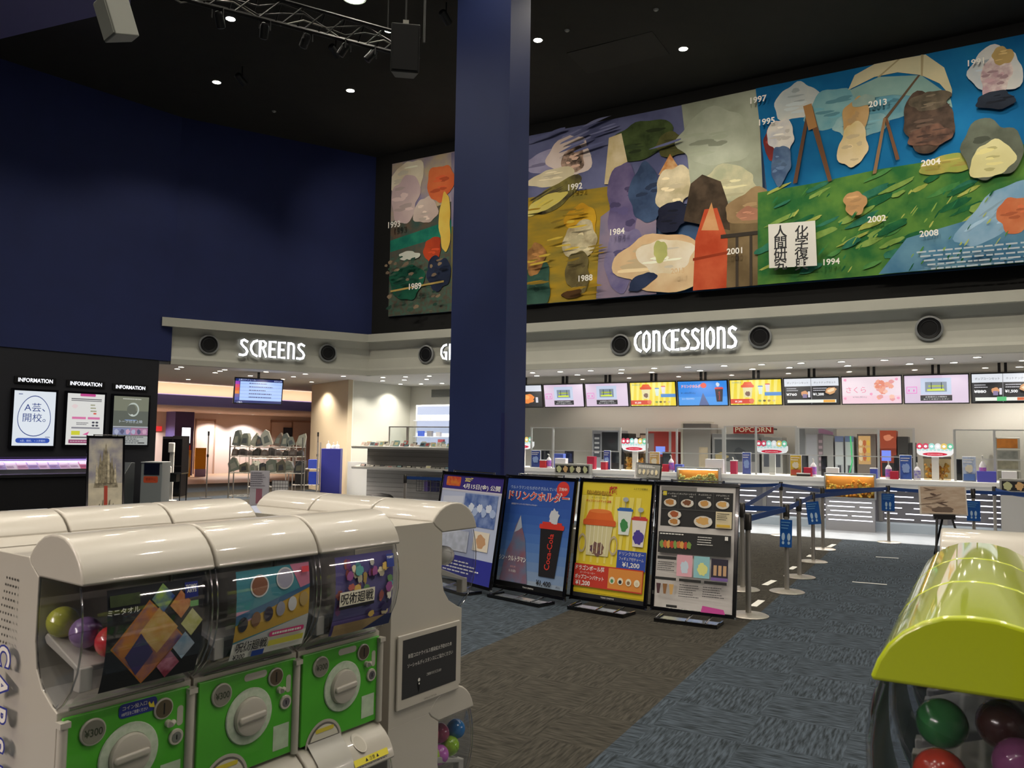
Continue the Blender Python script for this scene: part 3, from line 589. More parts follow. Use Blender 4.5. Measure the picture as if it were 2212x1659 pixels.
for u, z, vb, l in ((.40, 1.165, .06, 'clear grey capsule in the bowl of the corner machine'), (.44, 1.158, .08, 'second clear grey capsule in the bowl of the corner machine')): in_c(u, z, vb, '#d8d4cc', l)
def in_y(uu, back, z, h, l): capsule(OB+uy*uu+vy*back+Vector((0, 0, z)), h, l)
for uu, bk, z, h, l in ((.05, .085, 1.128, '#b23a28', 'red capsule beside the bowl end of the lime roofed machine'), (.13, .085, 1.178, '#3f8a4a', 'green capsule high in the lime roofed machine'), (.15, .165, 1.185, '#4a2a24', 'dark brown capsule in the lime roofed machine'), (.075, .185, 1.155, '#8a4c78', 'plum capsule in the lime roofed machine'), (.055, .16, 1.10, '#1f5a30', 'dark green capsule low in the lime roofed machine')): in_y(uu, bk, z, h, l)
# side lettering and vent holes on the near end of the island (part of that machine)
def end_marks():
    e = OA-vx*.47-ux*(3*MW)+Vector((0, 0, 0))
    q = MB(Matrix.Translation((-MW/2+.0032, 0, 0)) @ Matrix(((0, 0, -1, 0), (-1, 0, 0, 0), (0, 1, 0, 0), (0, 0, 0, 1))))   # u = towards the front, v = up, out = -x
    q.EPS = .0004
    HOLE = M('#2a2420', .8)
    for j in range(10):
        for i in range(5): q.ell(.098+i*.0155, .555-j*.0165, .0034, .0034, HOLE, 8)
    q.build('vent_grille', A_[0]); q.v, q.f, q.fm, q.mats = [], [], [], []
    y = .375
    for i, ch in enumerate('CAPSULE STATION'):
        if ch == ' ': y -= .04; q.build('lettering', A_[0]); q.v, q.f, q.fm, q.mats = [], [], [], []; continue
        q.text(ch, .124, y, .088, M('#27308c', .5), bold=.085, rot=-math.pi/2, sx=.8, al='c')
        q.text(ch, .124, y, .088, M('#e6e0da', .5), bold=.022, rot=-math.pi/2, sx=.8, al='c')
        y -= .069
    o = q.build('lettering', A_[0]); return o
end_marks(); make_post(A_[0], -1)
def coin_label():
    q = MB(Matrix.Translation((.018, -.3972, .249)) @ FRONT); q.EPS = .0003; q.rrect(-.048, -.017, .05, .017, .011, M('#1b2c86', .5)); q.text('コイン投入口', -.008, .002, .011, PAPER, fit=.062); q.text('100円玉をご用意ください', -.008, -.011, .009, PAPER, fit=.066); q.poly([(.03, -.006), (.044, -.01), (.04, .006), (.034, .0), (.029, .008), (.026, .004)], M('#e8d838', .5)); q.build('coin_label', A_[0])
coin_label()
def lower_roof_marks(o):
    T = Matrix.Translation((.045, -.4365, .636)) @ Matrix.Rotation(-math.radians(50), 4, 'X')
    q = MB(T @ Matrix.Translation((.0, -.0035, .01)) @ FRONT); q.EPS = .0004; q.ell(0, 0, .024, .034, M('#c2bbaf', .4)); q.ell(0, -.004, .019, .027, M('#ada698', .4)); q.build('recess_shade', o)  # flat ovals; the shade of the finger hollow is painted in
    q = MB(Matrix.Translation((.06, -.4655, .6)) @ Matrix.Rotation(-math.radians(26), 4, 'X') @ FRONT); q.EPS = .0004; q.rect(-.065, -.008, .08, .012, M('#e0d23a', .5)); q.text('▲ 注意 ▲', .01, -.003, .013, INK); q.lines(-.06, .075, -.014, .004, 1, .002, INK, 3); q.build('caution_sticker', o)
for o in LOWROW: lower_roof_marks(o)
# framed notice on the end wall of the corner machine
def notice():
    loc = OA+ux*.265-vx*.1
    t = empty('notice_frame', 'black notice with white Japanese text in a pale frame on the white machine', 'sign', loc+Vector((0, 0, .81)), AU)
    MB().box(-.168, .168, -.008, 0, -.135, .118, WHITE).build('frame', t, bevel=.006)
    q = MB(Matrix.Translation((.0, -.0085, 0)) @ FRONT); q.EPS = .0004
    q.rect(-.145, -.1, .146, .1, M('#2a2a2b', .5)); W = M('#d8d6d0', .6)
    q.text('新型コロナウイルス感染拡大予防のため', 0, .035, .016, W, fit=.235); q.text('ソーシャルディスタンスにご協力ください', .002, .003, .016, W, fit=.245)
    q.text('ご利用ありがとうございます', .02, -.045, .011, W, fit=.08); q.ell(-.06, -.05, .006, .006, W); q.poly([(-.067, -.058), (-.053, -.058), (-.06, -.095)], BLACK); q.rect(-.063, -.066, -.057, -.06, W)
    q.text('CAPSULE STATION', .0, -.125, .008, M('#55534e', .6)); q.build('notice', t)
notice()
# ------------------------------------------------------------------ poster stands
def poster_stand(bl, br, label, art, cat='poster stand', group='poster stands beside the belt queue', H=1.2, tilt=9.0, name='poster_stand'):
    a = Vector((bl.x, bl.y, 0)); b_ = Vector((br.x, br.y, 0)); W = (b_-a).length; ang = math.atan2(b_.y-a.y, b_.x-a.x)
    t = empty(name, label, cat, (a+b_)/2, ang, group)
    T = Matrix.Translation((0, -.01, .055)) @ Matrix.Rotation(-math.radians(tilt), 4, 'X')
    f = .035; w = W/2-.006
    q = MB(T); q.box(-w, w, -.012, .012, 0, f, BLACKG).box(-w, w, -.012, .012, H-f, H, BLACKG).box(-w, -w+f, -.012, .012, f, H-f, BLACKG).box(w-f, w, -.012, .012, f, H-f, BLACKG).box(-w+f, w-f, 0, .01, f, H-f, BLACK)
    q.build('frame', t, bevel=.004)
    q = MB(T @ Matrix.Translation((-w+f, -.002, f)) @ FRONT); q.EPS = .0004; art(q, 2*(w-f), H-2*f); q.build('poster', t)
    q = MB(T); q.tube([(-w*.62, 0, H+.016), (w*.62, 0, H+.016)], .007, CHROME, 8)
    for x in (-w*.62, w*.62): q.tube([(x, 0, H-.01), (x, 0, H+.024)], .012, CHROME, 8)
    q.build('top_rail', t, smooth=40)
    for x in (-w, w):
        for z in (0, H): MB(T).box(x-.014*(1 if x > 0 else .2), x+.014*(1 if x < 0 else .2), -.014, .014, z-.012 if z else -.004, z+.006 if z else .014, CHROME).build('corner_clip', t)
    q = MB(); q.box(-w*.72, w*.72, -.24, .0, .0, .014, BLACK).box(-w*.72, w*.72, -.242, -.228, .014, .034, BLACKG).box(-w*.72, -w*.68, -.24, 0, .014, .03, BLACKG).box(w*.68, w*.72, -.24, 0, .014, .03, BLACKG).box(-w*.66, w*.66, -.22, -.03, .014, .017, M('#9aa0a4', .15, .6)); q.build('foot_tray', t, bevel=.003)
    for x in (-w*.7, 0, w*.45): MB().tube([(x, -.02, .05), (x, -.21, .03)], .008, CHROME, 8).build('rod', t, smooth=40)
    q = MB(); q.tube([(0, .185, .95), (0, .42, .012)], .014, BLACK, 8).tube([(-w*.7, .42, .012), (w*.7, .42, .012)], .012, BLACK, 8); q.build('rear_leg', t, smooth=40)
    return t
def art1(q, W, H):
    q.rect(0, 0, W, H, M('#b9c2de', .6)); q.rect(0, H*.86, W, H, M('#33247e', .6)); q.rect(0, 0, W, H*.22, M('#2a2f96', .6)); q.rect(0, H*.84, W, H*.86, M('#c9c7d6', .6))
    q.rrect(W*.06, H*.89, W*.31, H*.985, .02, M('#d07a2a', .6, noise=.3, scale=20, h2='#c23a2c')); q.text('2022年', W*.38, H*.945, .055, M('#f2e27a', .6), al='l', bold=.025); q.text('4月15日(金) 公開', W*.36, H*.88, .06, PAPER, al='l', bold=.02, fit=W*.6)
    q.rect(W*.42, H*.52, W*.95, H*.83, M('#3f5ba0', .6, noise=.25, scale=9, h2='#7f94c4')); q.poly([(W*.05, H*.45), (W*.4, H*.55), (W*.4, H*.8), (W*.05, H*.78)], M('#cfd4e6', .6))
    for i in range(7): q.blob(W*(.48+.07*i), H*(.66+.04*(i % 2)), W*.045, H*.04, M(['#a9bbe0', '#d6def0'][i % 2], .6), i)
    q.rect(W*.66, H*.3, W*.9, H*.48, M('#e6dccb', .6)); q.blob(W*.78, H*.39, W*.08, H*.06, M('#c79a72', .6), 4); q.rect(W*.1, H*.26, W*.58, H*.46, M('#dfe3ef', .6, noise=.15, scale=12)); q.lines(W*.08, W*.92, H*.16, .035, 4, .014, PAPER, 2)
def cup(q, x, y, w, h, body, lid):
    q.poly([(x-w*.36, y), (x+w*.36, y), (x+w*.5, y+h), (x-w*.5, y+h)], body); q.rrect(x-w*.56, y+h, x+w*.56, y+h*1.1, h*.03, lid); q.rect(x-w*.44, y+h*1.1, x+w*.44, y+h*1.15, lid)
def art2(q, W, H):
    for i in range(12): q.rect(0, H*i/12, W, H*(i+1)/12, M(['#8e9db0', '#7c93b4', '#6a88b6', '#5c80b8', '#5078b8', '#456fb6', '#3c66b2', '#335eae', '#2d57aa', '#2951a6', '#254ca2', '#23489e'][i], .6))
    q.rect(0, 0, W, H*.045, BLACK); q.text('TOHO CINEMAS', W*.5, H*.012, .02, PAPER); q.text('ウルトラマンたちがのぞき込んでいる!', W*.42, H*.905, .04, M('#bcd0ee', .6), fit=W*.72)
    q.ell(W*.85, H*.925, W*.09, W*.085, M('#d8362e', .6)); q.text('発売中!', W*.85, H*.912, .035, PAPER, bold=.02)
    for m, bo in ((PAPER, .055), (M('#d2322c', .6), .018)): q.text('ドリンクホルダー', W*.5, H*.81, .1, m, fit=W*(.92 if bo > .03 else .89), bold=bo)
    q.text('劇場限定デザインのフィギュア付きドリンクホルダー', W*.3, H*.755, .02, PAPER, fit=W*.4)
    # a plain misty rock where the film's figure stood
    q.poly([(W*.05, H*.05), (W*.1, H*.3), (W*.17, H*.42), (W*.21, H*.56), (W*.27, H*.66), (W*.31, H*.55), (W*.38, H*.44), (W*.42, H*.28), (W*.48, H*.05)], M('#5f6f8c', .6, noise=.2, scale=5, h2='#875663')); q.poly([(W*.2, H*.5), (W*.27, H*.66), (W*.31, H*.55), (W*.26, H*.52)], M('#a9b2c2', .6))
    cup(q, W*.75, H*.14, W*.32, H*.42, M('#1c1a1e', .5), M('#d2382c', .5)); q.rect(W*.72, H*.6, W*.73, H*.68, M('#d2382c', .5)); q.blob(W*.77, H*.67, W*.07, H*.07, M('#c9ccd4', .6), 8)
    q.text('Coca-Cola', W*.775, H*.2, .095, M('#d2382c', .6), rot=math.pi/2*.97, al='l', bold=.01, fit=H*.32)
    q.text('シン・ウルトラマン', W*.22, H*.24, .06, PAPER, fit=W*.42, bold=.03); q.text('5.13(金)', W*.24, H*.14, .03, PAPER); q.text('劇場公開', W*.24, H*.18, .02, M('#d8a0a0', .6))
    q.text('¥1,400', W*.72, H*.06, .07, INK, bold=.02); q.text('(税込)', W*.93, H*.06, .022, INK)
def art3(q, W, H):
    Y = M('#e2cb32', .6); q.rect(0, 0, W, H, Y)
    for i in range(9): q.poly([(W*.1*i, H*.3), (W*.1*i+W*.03, H*.3), (W*.1*i+W*.07, H*.88), (W*.1*i+.0, H*.88)], M('#eddb6a', .6))
    q.rect(0, 0, W, H*.035, INK); q.rect(0, H*.045, W, H*.07, M('#d6b916', .6)); q.text('TOHO CINEMAS', W*.5, H*.01, .02, PAPER)
    for m, bo in ((M('#2a2418', .6), .06), (M('#d8a82a', .6), .015)): q.text('DRAGONBALL', W*.25, H*.89, .05, m, fit=W*.36, bold=bo, rot=-.02)
    q.text('超', W*.46, H*.9, .09, M('#c23a2c', .6), bold=.04); q.text('スーパーヒーロー', W*.26, H*.855, .022, INK); q.text('ポップコーンバケット登場', W*.26, H*.825, .024, M('#c23a2c', .6), bold=.02); q.text('ムビチケ特典付', W*.85, H*.95, .022, INK)
    # popcorn bucket with its orange lid
    q.poly([(W*.14, H*.36), (W*.46, H*.36), (W*.5, H*.63), (W*.1, H*.63)], M('#d8cf9e', .6)); q.blob(W*.3, H*.42, W*.1, H*.06, M('#5a3a52', .6, noise=.3, scale=30, h2='#8a6a4a'), 3)
    for i in range(5): q.rect(W*(.17+.06*i), H*.38, W*(.18+.06*i), H*.62, M('#efe9c8', .6))
    q.rrect(W*.06, H*.62, W*.54, H*.67, .02, M('#d65a22', .6)); q.poly([(W*.09, H*.67), (W*.51, H*.67), (W*.46, H*.745), (W*.14, H*.745)], M('#e26a26', .6)); q.ell(W*.3, H*.745, W*.16, H*.018, M('#ea8038', .6))
    for x in (.07, .53): q.ring(W*x, H*.46, W*.045, W*.06, M('#b9a98a', .6), k=2)
    cup(q, W*.66, H*.56, W*.2, H*.2, M('#dfe6de', .6), M('#2f62b0', .6)); q.blob(W*.66, H*.64, W*.06, H*.05, M('#3f8a4a', .6), 4); cup(q, W*.87, H*.47, W*.2, H*.22, M('#e6dfd8', .6), M('#c63a34', .6)); q.blob(W*.87, H*.55, W*.07, H*.06, M('#4a3a96', .6), 6)
    for x, y in ((.66, .86), (.88, .78)): q.rect(W*x-.003, H*(y-.07), W*x+.003, H*y, M('#8a8a90', .6)); q.ell(W*x, H*y, W*.04, H*.02, M('#a9b0b8', .6))
    q.rect(W*.6, H*.27, W, H*.43, M('#2d4aa6', .6)); q.text('ドリンクホルダー', W*.8, H*.39, .04, PAPER, fit=W*.34); q.text('フィギュア付チャーム', W*.8, H*.35, .035, PAPER, fit=W*.34); q.text('¥1,200', W*.8, H*.295, .06, PAPER, bold=.02, fit=W*.24)
    q.rect(0, H*.09, W*.98, H*.28, M('#bf3424', .6)); q.rect(W*.5, H*.1, W*.97, H*.27, M('#d88a3a', .6)); q.text('ドラゴンボール超', W*.23, H*.23, .05, PAPER, fit=W*.42, bold=.02); q.text('スーパーヒーロー', W*.2, H*.2, .022, PAPER); q.text('ポップコーンバケット', W*.23, H*.155, .045, PAPER, fit=W*.42, bold=.02); q.text('¥1,200', W*.14, H*.1, .06, PAPER, bold=.02)
    for i in range(4): q.ell(W*(.56+.115*i), H*.17, W*.04, H*.03, M('#e6dcc0', .6)); q.ell(W*(.56+.115*i), H*.165, W*.022, H*.016, M(['#4a8a5a', '#2a2a30', '#8a6a4a', '#d8c8a8'][i], .6))
def food(q, x, y, r, k):
    q.ell(x, y, r, r*.62, M('#d8cfc0', .6)); q.blob(x, y+r*.1, r*.72, r*.4, M(['#b9803f', '#7a4a2a', '#c9944f', '#d8a860', '#a8562c'][k % 5], .6), k); q.ell(x+r*.75, y+r*.1, r*.2, r*.34, M('#e0ddd6', .6))
def art4(q, W, H):
    q.rect(0, 0, W, H, M('#cfcac6', .6)); D = M('#232323', .6); q.rect(W*.03, H*.66, W*.97, H*.955, D); q.rect(W*.02, H*.955, W*.5, H*.99, M('#7d7a76', .6)); q.rect(W*.05, H*.915, W*.1, H*.95, M('#d8c628', .6))
    for i in range(4):
        food(q, W*(.15+.23*i), H*.855, W*.085, i); q.text(['ホットドッグセット', 'ポップコーンセット', 'チュロスセット', 'ナチョスセット'][i], W*(.15+.23*i), H*.925, .018, PAPER); q.text(['¥1,000', '¥750', '¥760', '¥1,200'][i], W*(.2+.23*i), H*.905, .016, PAPER)
    for i in range(3): q.rect(W*(.26+.23*i), H*.81, W*(.263+.23*i), H*.95, M('#5a5a58', .6))
    q.rect(W*.03, H*.8, W*.75, H*.803, M('#5a5a58', .6)); food(q, W*.22, H*.755, W*.09, 4); food(q, W*.22, H*.695, W*.08, 0); food(q, W*.6, H*.71, W*.12, 3); q.rect(W*.76, H*.665, W*.965, H*.8, M('#d8cba8', .6)); q.lines(W*.78, W*.95, H*.78, .018, 4, .006, INK, 4); q.rect(W*.78, H*.675, W*.95, H*.695, M('#d8b23a', .6))
    q.rect(W*.03, H*.44, W*.97, H*.61, D); 
    for i in range(9): q.blob(W*(.08+.045*i), H*.51, W*.03, H*.03, M(['#7a9a4a', '#c9683a', '#d8a04a', '#b9432f'][i % 4], .6), i)
    q.lines(W*.05, W*.45, H*.59, .02, 1, .01, PAPER, 5); q.lines(W*.55, W*.8, H*.58, .022, 4, .007, PAPER, 6); q.rect(W*.9, H*.57, W*.94, H*.6, PAPER)
    q.rect(W*.04, H*.385, W*.29, H*.41, D); q.lines(W*.05, W*.29, H*.36, .018, 5, .006, INK, 7); q.rect(W*.31, H*.26, W*.51, H*.43, M('#e2a8b4', .6)); q.rect(W*.53, H*.26, W*.73, H*.43, M('#8fc3c9', .6)); q.blob(W*.41, H*.33, W*.05, H*.05, M('#c9d8e6', .6), 5); q.blob(W*.64, H*.33, W*.06, H*.05, M('#dfe08a', .6), 6)
    q.rect(W*.75, H*.26, W*.96, H*.42, M('#2a2436', .6)); [q.rect(W*(.78+.06*i), H*.29, W*(.82+.06*i), H*.37, M('#c9a27a', .6)) for i in range(3)]; q.rect(W*.75, H*.25, W*.96, H*.275, M('#7a5fa0', .6))
    for i in range(3): q.rect(W*(.03+.32*i), H*.22, W*(.31+.32*i), H*.242, D)
    for i in range(3): q.poly([(W*(.07+.085*i), H*.11), (W*(.1+.085*i), H*.11), (W*(.115+.085*i), H*.19), (W*(.055+.085*i), H*.19)], M(['#4a2a30', '#8a6038', '#c9a060'][i], .6))
    q.lines(W*.36, W*.62, H*.19, .02, 6, .006, INK, 8); q.lines(W*.67, W*.95, H*.19, .02, 5, .006, INK, 9); q.rect(W*.22, H*.01, W*.36, H*.03, D); q.poly([(W*.66, 0), (W*.96, 0), (W*.94, H*.035), (W*.68, H*.05)], M('#c9489a', .6)); q.rect(W*.03, H*.1, W*.055, H*.13, D)
def two(x0, y0, x1, y1): return fl(x0, y0, .055), fl(x1, y1, .055)
poster_stand(*two(1404, 1316, 1592, 1338), 'poster stand with dark snack menu photos on white, last beside the steel belt posts', art4)
poster_stand(*two(1231, 1292, 1399, 1318), 'yellow poster stand with orange lidded popcorn bucket and two drink cups', art3)
poster_stand(*two(1066, 1268, 1223, 1298), 'blue poster stand with black and red drink cup priced ¥1,400', art2)
poster_stand(*two(925, 1240, 1063, 1278), 'violet and white poster stand dated 4月15日, half hidden by the white machine', art1)
# ------------------------------------------------------------------ belt posts
def make_stanchion(label, loc):
    t = empty('belt_stanchion', label, 'stanchion', loc, 0, 'belt stanchions of the queue')
    MB().lathe([(.185, 0), (.187, .008), (.17, .016), (.06, .024), (.035, .03)], (0, 0, 0), STEEL, 28).build('base', t, smooth=40)
    MB().lathe([(.026, .02), (.026, .80)], (0, 0, 0), STEEL, 16).build('pole', t, smooth=40)
    MB().lathe([(.033, .80), (.035, .81), (.035, .945), (.028, .955)], (0, 0, 0), M('#4a4845', .35, .8), 16).build('belt_head', t, smooth=40)
    return t
SP = {}
def spost(key, x, y, label):
    p = fl(x, y); p.z = 0
    if not SP: t = make_stanchion(label, p); SP['proto'] = t
    else: t = dup(SP['proto'], p, None, label)
    SP[key] = p; return t
spost('a', 1616.7, 1330, 'steel belt post with wide base right beside the snack menu poster stand')
spost('b', 1700, 1279, 'steel belt post carrying a blue footprint sign, nearest of the sign posts')
spost('c', 1727, 1247, 'plain steel belt post between two posts with blue signs')
spost('d', 1757, 1214, 'steel belt post with a tilted blue footprint sign')
spost('e', 1778, 1187, 'plain steel belt post farthest along the row toward the orange popcorn case')
spost('f', 1920, 1172, 'steel belt post on the edge of the pale tiles with blue sign')
spost('g', 2105, 1185, 'steel belt post behind the tan picture easel, with blue sign')
spost('h', 2151, 1172, 'steel belt post to which the sagging belt at the frame edge is clipped')
spost('i', 1604, 1274, 'steel belt post mostly hidden behind the snack menu poster stand')
spost('j', 1688, 1157, 'steel belt post on the tiles behind the blue signs')
spost('k', 1325, 1150, 'steel belt post behind the yellow poster stand')
spost('l', 1258, 1143, 'steel belt post behind the blue poster stand')
spost('m', 1200, 1138, 'steel belt post by the blue column in front of the counter')
spost('n', 873, 1137, 'steel belt post by the grey gift shelf')
spost('o', 2290, 1200, 'steel belt post outside the frame edge')
spost('p', 1440, 1163, 'steel belt post between the poster stands and the green popcorn case')
def belt(k0, k1, label, z=.9, sag=.0):
    a, c = SP[k0], SP[k1]; d = (c-a); L = d.length; ang = math.atan2(d.y, d.x); r = .036; q = MB(); n = 8
    for i in range(n):
        x0, x1 = r+(L-2*r)*i/n, r+(L-2*r)*(i+1)/n; s0, s1 = -sag*4*(i/n)*(1-i/n), -sag*4*((i+1)/n)*(1-(i+1)/n)
        q.add([(x0, -.002, z+s0-.028), (x1, -.002, z+s1-.028), (x1, -.002, z+s1+.028), (x0, -.002, z+s0+.028), (x0, .002, z+s0-.028), (x1, .002, z+s1-.028), (x1, .002, z+s1+.028), (x0, .002, z+s0+.028)], [(0, 1, 2, 3), (5, 4, 7, 6), (3, 2, 6, 7), (1, 0, 4, 5)]+([(0, 3, 7, 4)] if i == 0 else [])+([(1, 5, 6, 2)] if i == n-1 else []), BLUEBELT)
    tag(q.build('queue_belt', loc=a, rz=ang), label, 'belt', 'blue queue belts')
belt('a', 'b', 'blue belt from the post beside the menu poster to the nearest sign post')
belt('i', 'b', 'blue belt reaching from behind the menu poster to the nearest sign post')
belt('b', 'd', 'short blue belt between the two posts with footprint signs')
belt('j', 'e', 'blue belt in front of the glowing counter leading to the last post of the row')
belt('e', 'f', 'upper blue belt crossing in front of the orange popcorn case')
belt('d', 'f', 'lower blue belt crossing in front of the orange popcorn case')
belt('f', 'g', 'blue belt passing behind the tan picture easel', sag=.02)
belt('g', 'o', 'blue belt running out of frame below the framed food photos')
belt('h', 'o', 'blue belt sloping down to the frame edge', sag=.05)
belt('m', 'l', 'blue belt just beside the blue column'); belt('l', 'k', 'blue belt above the blue and yellow poster stands'); belt('k', 'p', 'blue belt below the tilted menu easel'); belt('p', 'j', 'blue belt below the green popcorn case', sag=.02); belt('i', 'j', 'blue belt seen past the edge of the snack menu stand')
p = SP['n']; SP['n2'] = p+E1*1.7; belt('n', 'n2', 'blue belt in front of the grey gift shelf')
dup(SP['proto'], SP['n2'], None, 'steel belt post hidden behind the violet poster stand')
def foot_sign(k, w, h, label, rot=0.0, dx=0.0, z=.70):
    d = CAM-SP[k]; ang = math.atan2(d.y, d.x)+math.pi/2
    t = empty('distance_sign', label, 'sign', SP[k]+Vector((0, 0, z)), ang, 'blue footprint signs on belt posts')
    T = Matrix.Translation((dx, -.045, 0)) @ Matrix.Rotation(rot, 4, 'Y')
    MB(T).box(-w/2, w/2, -.004, .004, -h, 0, M('#12509a', .4)).build('plate', t)
    q = MB(T @ Matrix.Translation((0, -.0045, 0)) @ FRONT); q.EPS = .0006; P = M('#a9c3d8', .5); q.rect(-w*.47, -h*.98, w*.47, -h*.02, M('#12509a', .4))
    for x in (-.028, .03): q.ell(x, -h*.62, .017, .042, P); q.ell(x, -h*.62-.065, .013, .018, P)
    q.lines(-w*.4, w*.4, -h*.12, .03, 3, .012, M('#5f92bf', .5), 3); q.build('footprint_pattern', t)
    MB(T).box(-.02, .02, -.003, .012, -.002, .03, STEEL).build('clip', t)
foot_sign('b', .125, .30, 'blue sign with pale footprints on the nearest sign post', .03, z=.79)
foot_sign('d', .17, .31, 'tilted blue sign with pale footprints, second of the row', -.12, dx=-.01, z=.83)
foot_sign('f', .20, .29, 'blue sign with pale footprints on the post at the tile edge', z=.82)
foot_sign('g', .19, .32, 'blue sign with pale footprints beside the tan picture easel', z=.76)
# tape strips on the carpet
def tape(x0, y0, x1, y1, wd, label):
    a, c = fl(x0, y0), fl(x1, y1); d = c-a; L = d.length
    tag(MB().box(0, L, -wd/2, wd/2, 0.0005, .003, M('#dcdad2', .6)).build('floor_tape', loc=a, rz=math.atan2(d.y, d.x)), label, 'tape', 'white tape strips on the carpet')
for a in ((1841, 1257, 1916, 1263, .03, 'longest white tape strip lying alone on the open carpet'), (1892, 1203, 1941, 1206, .03, 'thin white tape strip on the carpet nearer to the counter'), (1652, 1264, 1672, 1254, .07, 'white tape strip inside the queue, second from the menu poster'), (1627, 1310, 1645, 1297, .07, 'white tape strip inside the queue nearest to the menu poster'), (1707, 1230, 1718, 1224, .07, 'white tape strip behind the plain belt post'), (1747, 1203, 1753, 1199, .07, 'white tape strip behind the post with the tilted sign'), (1790, 1182, 1802, 1176, .07, 'white tape strip beside the last belt post')): tape(*a)
# picture easel on the far side of the lime roofed machines
def easel():
    p = fl(2040, 1205); ang = -.12
    t = empty('picture_easel', 'black easel holding a tan and brown swirling picture above the lime roofed machines', 'easel', p, ang)
    q = MB(Matrix.Translation((0, -.02, .62)) @ Matrix.Rotation(-.12, 4, 'X')); q.box(-.33, .33, -.008, .008, 0, .42, M('#d6cfc4', .6)); q.build('board', t)
    q = MB(Matrix.Translation((-.31, -.029, .64)) @ Matrix.Rotation(-.12, 4, 'X') @ FRONT); q.EPS = .0006; q.rect(0, 0, .62, .39, M('#b59c84', .6, noise=.2, scale=5, stretch=(1, 4, 4), h2='#cbb8a2'))
    for i in range(12): rg = random.Random(i); q.blob(rg.uniform(.03, .35), .39-rg.random()*.3, rg.uniform(.04, .12), rg.uniform(.006, .014), M(['#5a463a', '#7a6454', '#9a8470'][i % 3], .6), i, rot=rg.uniform(-.3, .5))
    q.blob(.3, .06, .15, .045, M('#6e5c4e', .6), 3); q.rect(.1, 0, .5, .02, M('#c8b49e', .6)); q.build('picture', t)
    MB().box(-.15, .15, -.05, -.01, .56, .63, BLACK).build('ledge', t)
    for x0, y0, x1, y1 in ((-.1, -.03, -.2, -.22), (.1, -.03, .2, -.22), (0, .02, 0, .35)): MB().tube([(x0, y0, .60), (x1, y1, .01)], .016, BLACK, 8).build('leg', t, smooth=40)
easel()
# ------------------------------------------------------------------ lit channel letters
GLY = {   # stroke letters on a unit-high field: list of polylines, advance width
 'S': ([[(.40, .90), (.24, 1.0), (.10, .92), (.09, .74), (.20, .58), (.34, .44), (.42, .26), (.36, .06), (.20, .0), (.02, .02)]], .44),
 'C': ([[(.40, 1.0), (.22, .92), (.09, .68), (.08, .40), (.20, .12), (.40, .0)]], .40),
 'R': ([[(.07, 0), (.07, 1.0), (.26, 1.0), (.37, .88), (.36, .70), (.26, .58), (.09, .56)], [(.22, .56), (.40, 0)]], .44),
 'E': ([[(.38, 1.0), (.07, 1.0), (.07, 0), (.38, 0)], [(.07, .52), (.32, .52)]], .42),
 'N': ([[(.07, 0), (.07, 1.0)], [(.07, .90), (.20, 1.0), (.34, .94), (.38, .78), (.38, 0)]], .46),
 'O': ([[(.24, 0), (.09, .14), (.06, .5), (.09, .86), (.24, 1), (.39, .86), (.42, .5), (.39, .14), (.24, 0)]], .48),
 'I': ([[(.08, 0), (.08, 1.0)]], .16),
 'G': ([[(.40, 1.0), (.22, .94), (.08, .72), (.07, .36), (.20, .08), (.40, 0), (.40, .48), (.26, .48)]], .46),
 'F': ([[(.38, 1.0), (.07, 1.0), (.07, 0)], [(.07, .52), (.32, .52)]], .40),
 'T': ([[(.0, 1.0), (.42, 1.0)], [(.21, 1.0), (.21, 0)]], .42)}
def sign_letters(name, txt, P, ang, h, label, total=None):
    t = empty(name, label, 'sign', P, ang)
    adv = sum(GLY[c][1]+.1 for c in txt)-.1; k = (total/(adv*h)) if total else 1.0
    x = -adv*h*k/2; LIT = M('#f6f8ff', .4, em=3.0); SIDE = M('#8d8d8a', .5); th = .125*h
    for c in txt:
        q = MB()
        for line in GLY[c][0]:
            pts = [(px*h*k+x, pz*(h-th)+th/2) for px, pz in line]; n = len(pts); Lf = []; Rt = []
            for i, (a, z) in enumerate(pts):
                p0 = pts[max(i-1, 0)]; p1 = pts[min(i+1, n-1)]; dx, dz = p1[0]-p0[0], p1[1]-p0[1]; l = math.hypot(dx, dz) or 1; w_ = th/2*(1.0 if 0 < i < n-1 else 1.0)
                if i in (0, n-1): e = -th*.4 if i == 0 else th*.4; a += dx/l*e; z += dz/l*e
                kk = 1.0
                if 0 < i < n-1:
                    u1 = Vector((pts[i][0]-p0[0], pts[i][1]-p0[1])).normalized(); u2 = Vector((p1[0]-pts[i][0], p1[1]-pts[i][1])).normalized(); kk = 1/max(.6, math.cos(u1.angle(u2)/2))
                Lf.append((a-dz/l*w_*kk, z+dx/l*w_*kk)); Rt.append((a+dz/l*w_*kk, z-dx/l*w_*kk))
            for i in range(n-1):
                quad = [Lf[i], Lf[i+1], Rt[i+1], Rt[i]]; yb = -.02; yf = -.09
                P_ = [(a, yb, z) for a, z in quad]+[(a, yf, z) for a, z in quad]
                q.add(P_, [(4, 5, 6, 7), (7, 6, 5, 4)][:1], LIT); q.add(P_, [(0, 1, 5, 4), (2, 3, 7, 6), (1, 2, 6, 5), (3, 0, 4, 7)], SIDE)
        q.build('letter', t); x += (GLY[c][1]+.1)*h*k
    return t
def on1(x, y, d=0.0): s, z = CP(x, y, d); return cw(s, d, z)
a_, b_ = on1(1372, 760), on1(1593, 752); m = (a_+b_)/2; zb = CP(1480, 758, 0)[1]; zt = CP(1480, 711, 0)[1]; m.z = zb
sign_letters('concessions_sign', 'CONCESSIONS', m-N1*.0, A1, zt-zb, 'glowing white CONCESSIONS letters on the long grey fascia', (b_-a_).length)
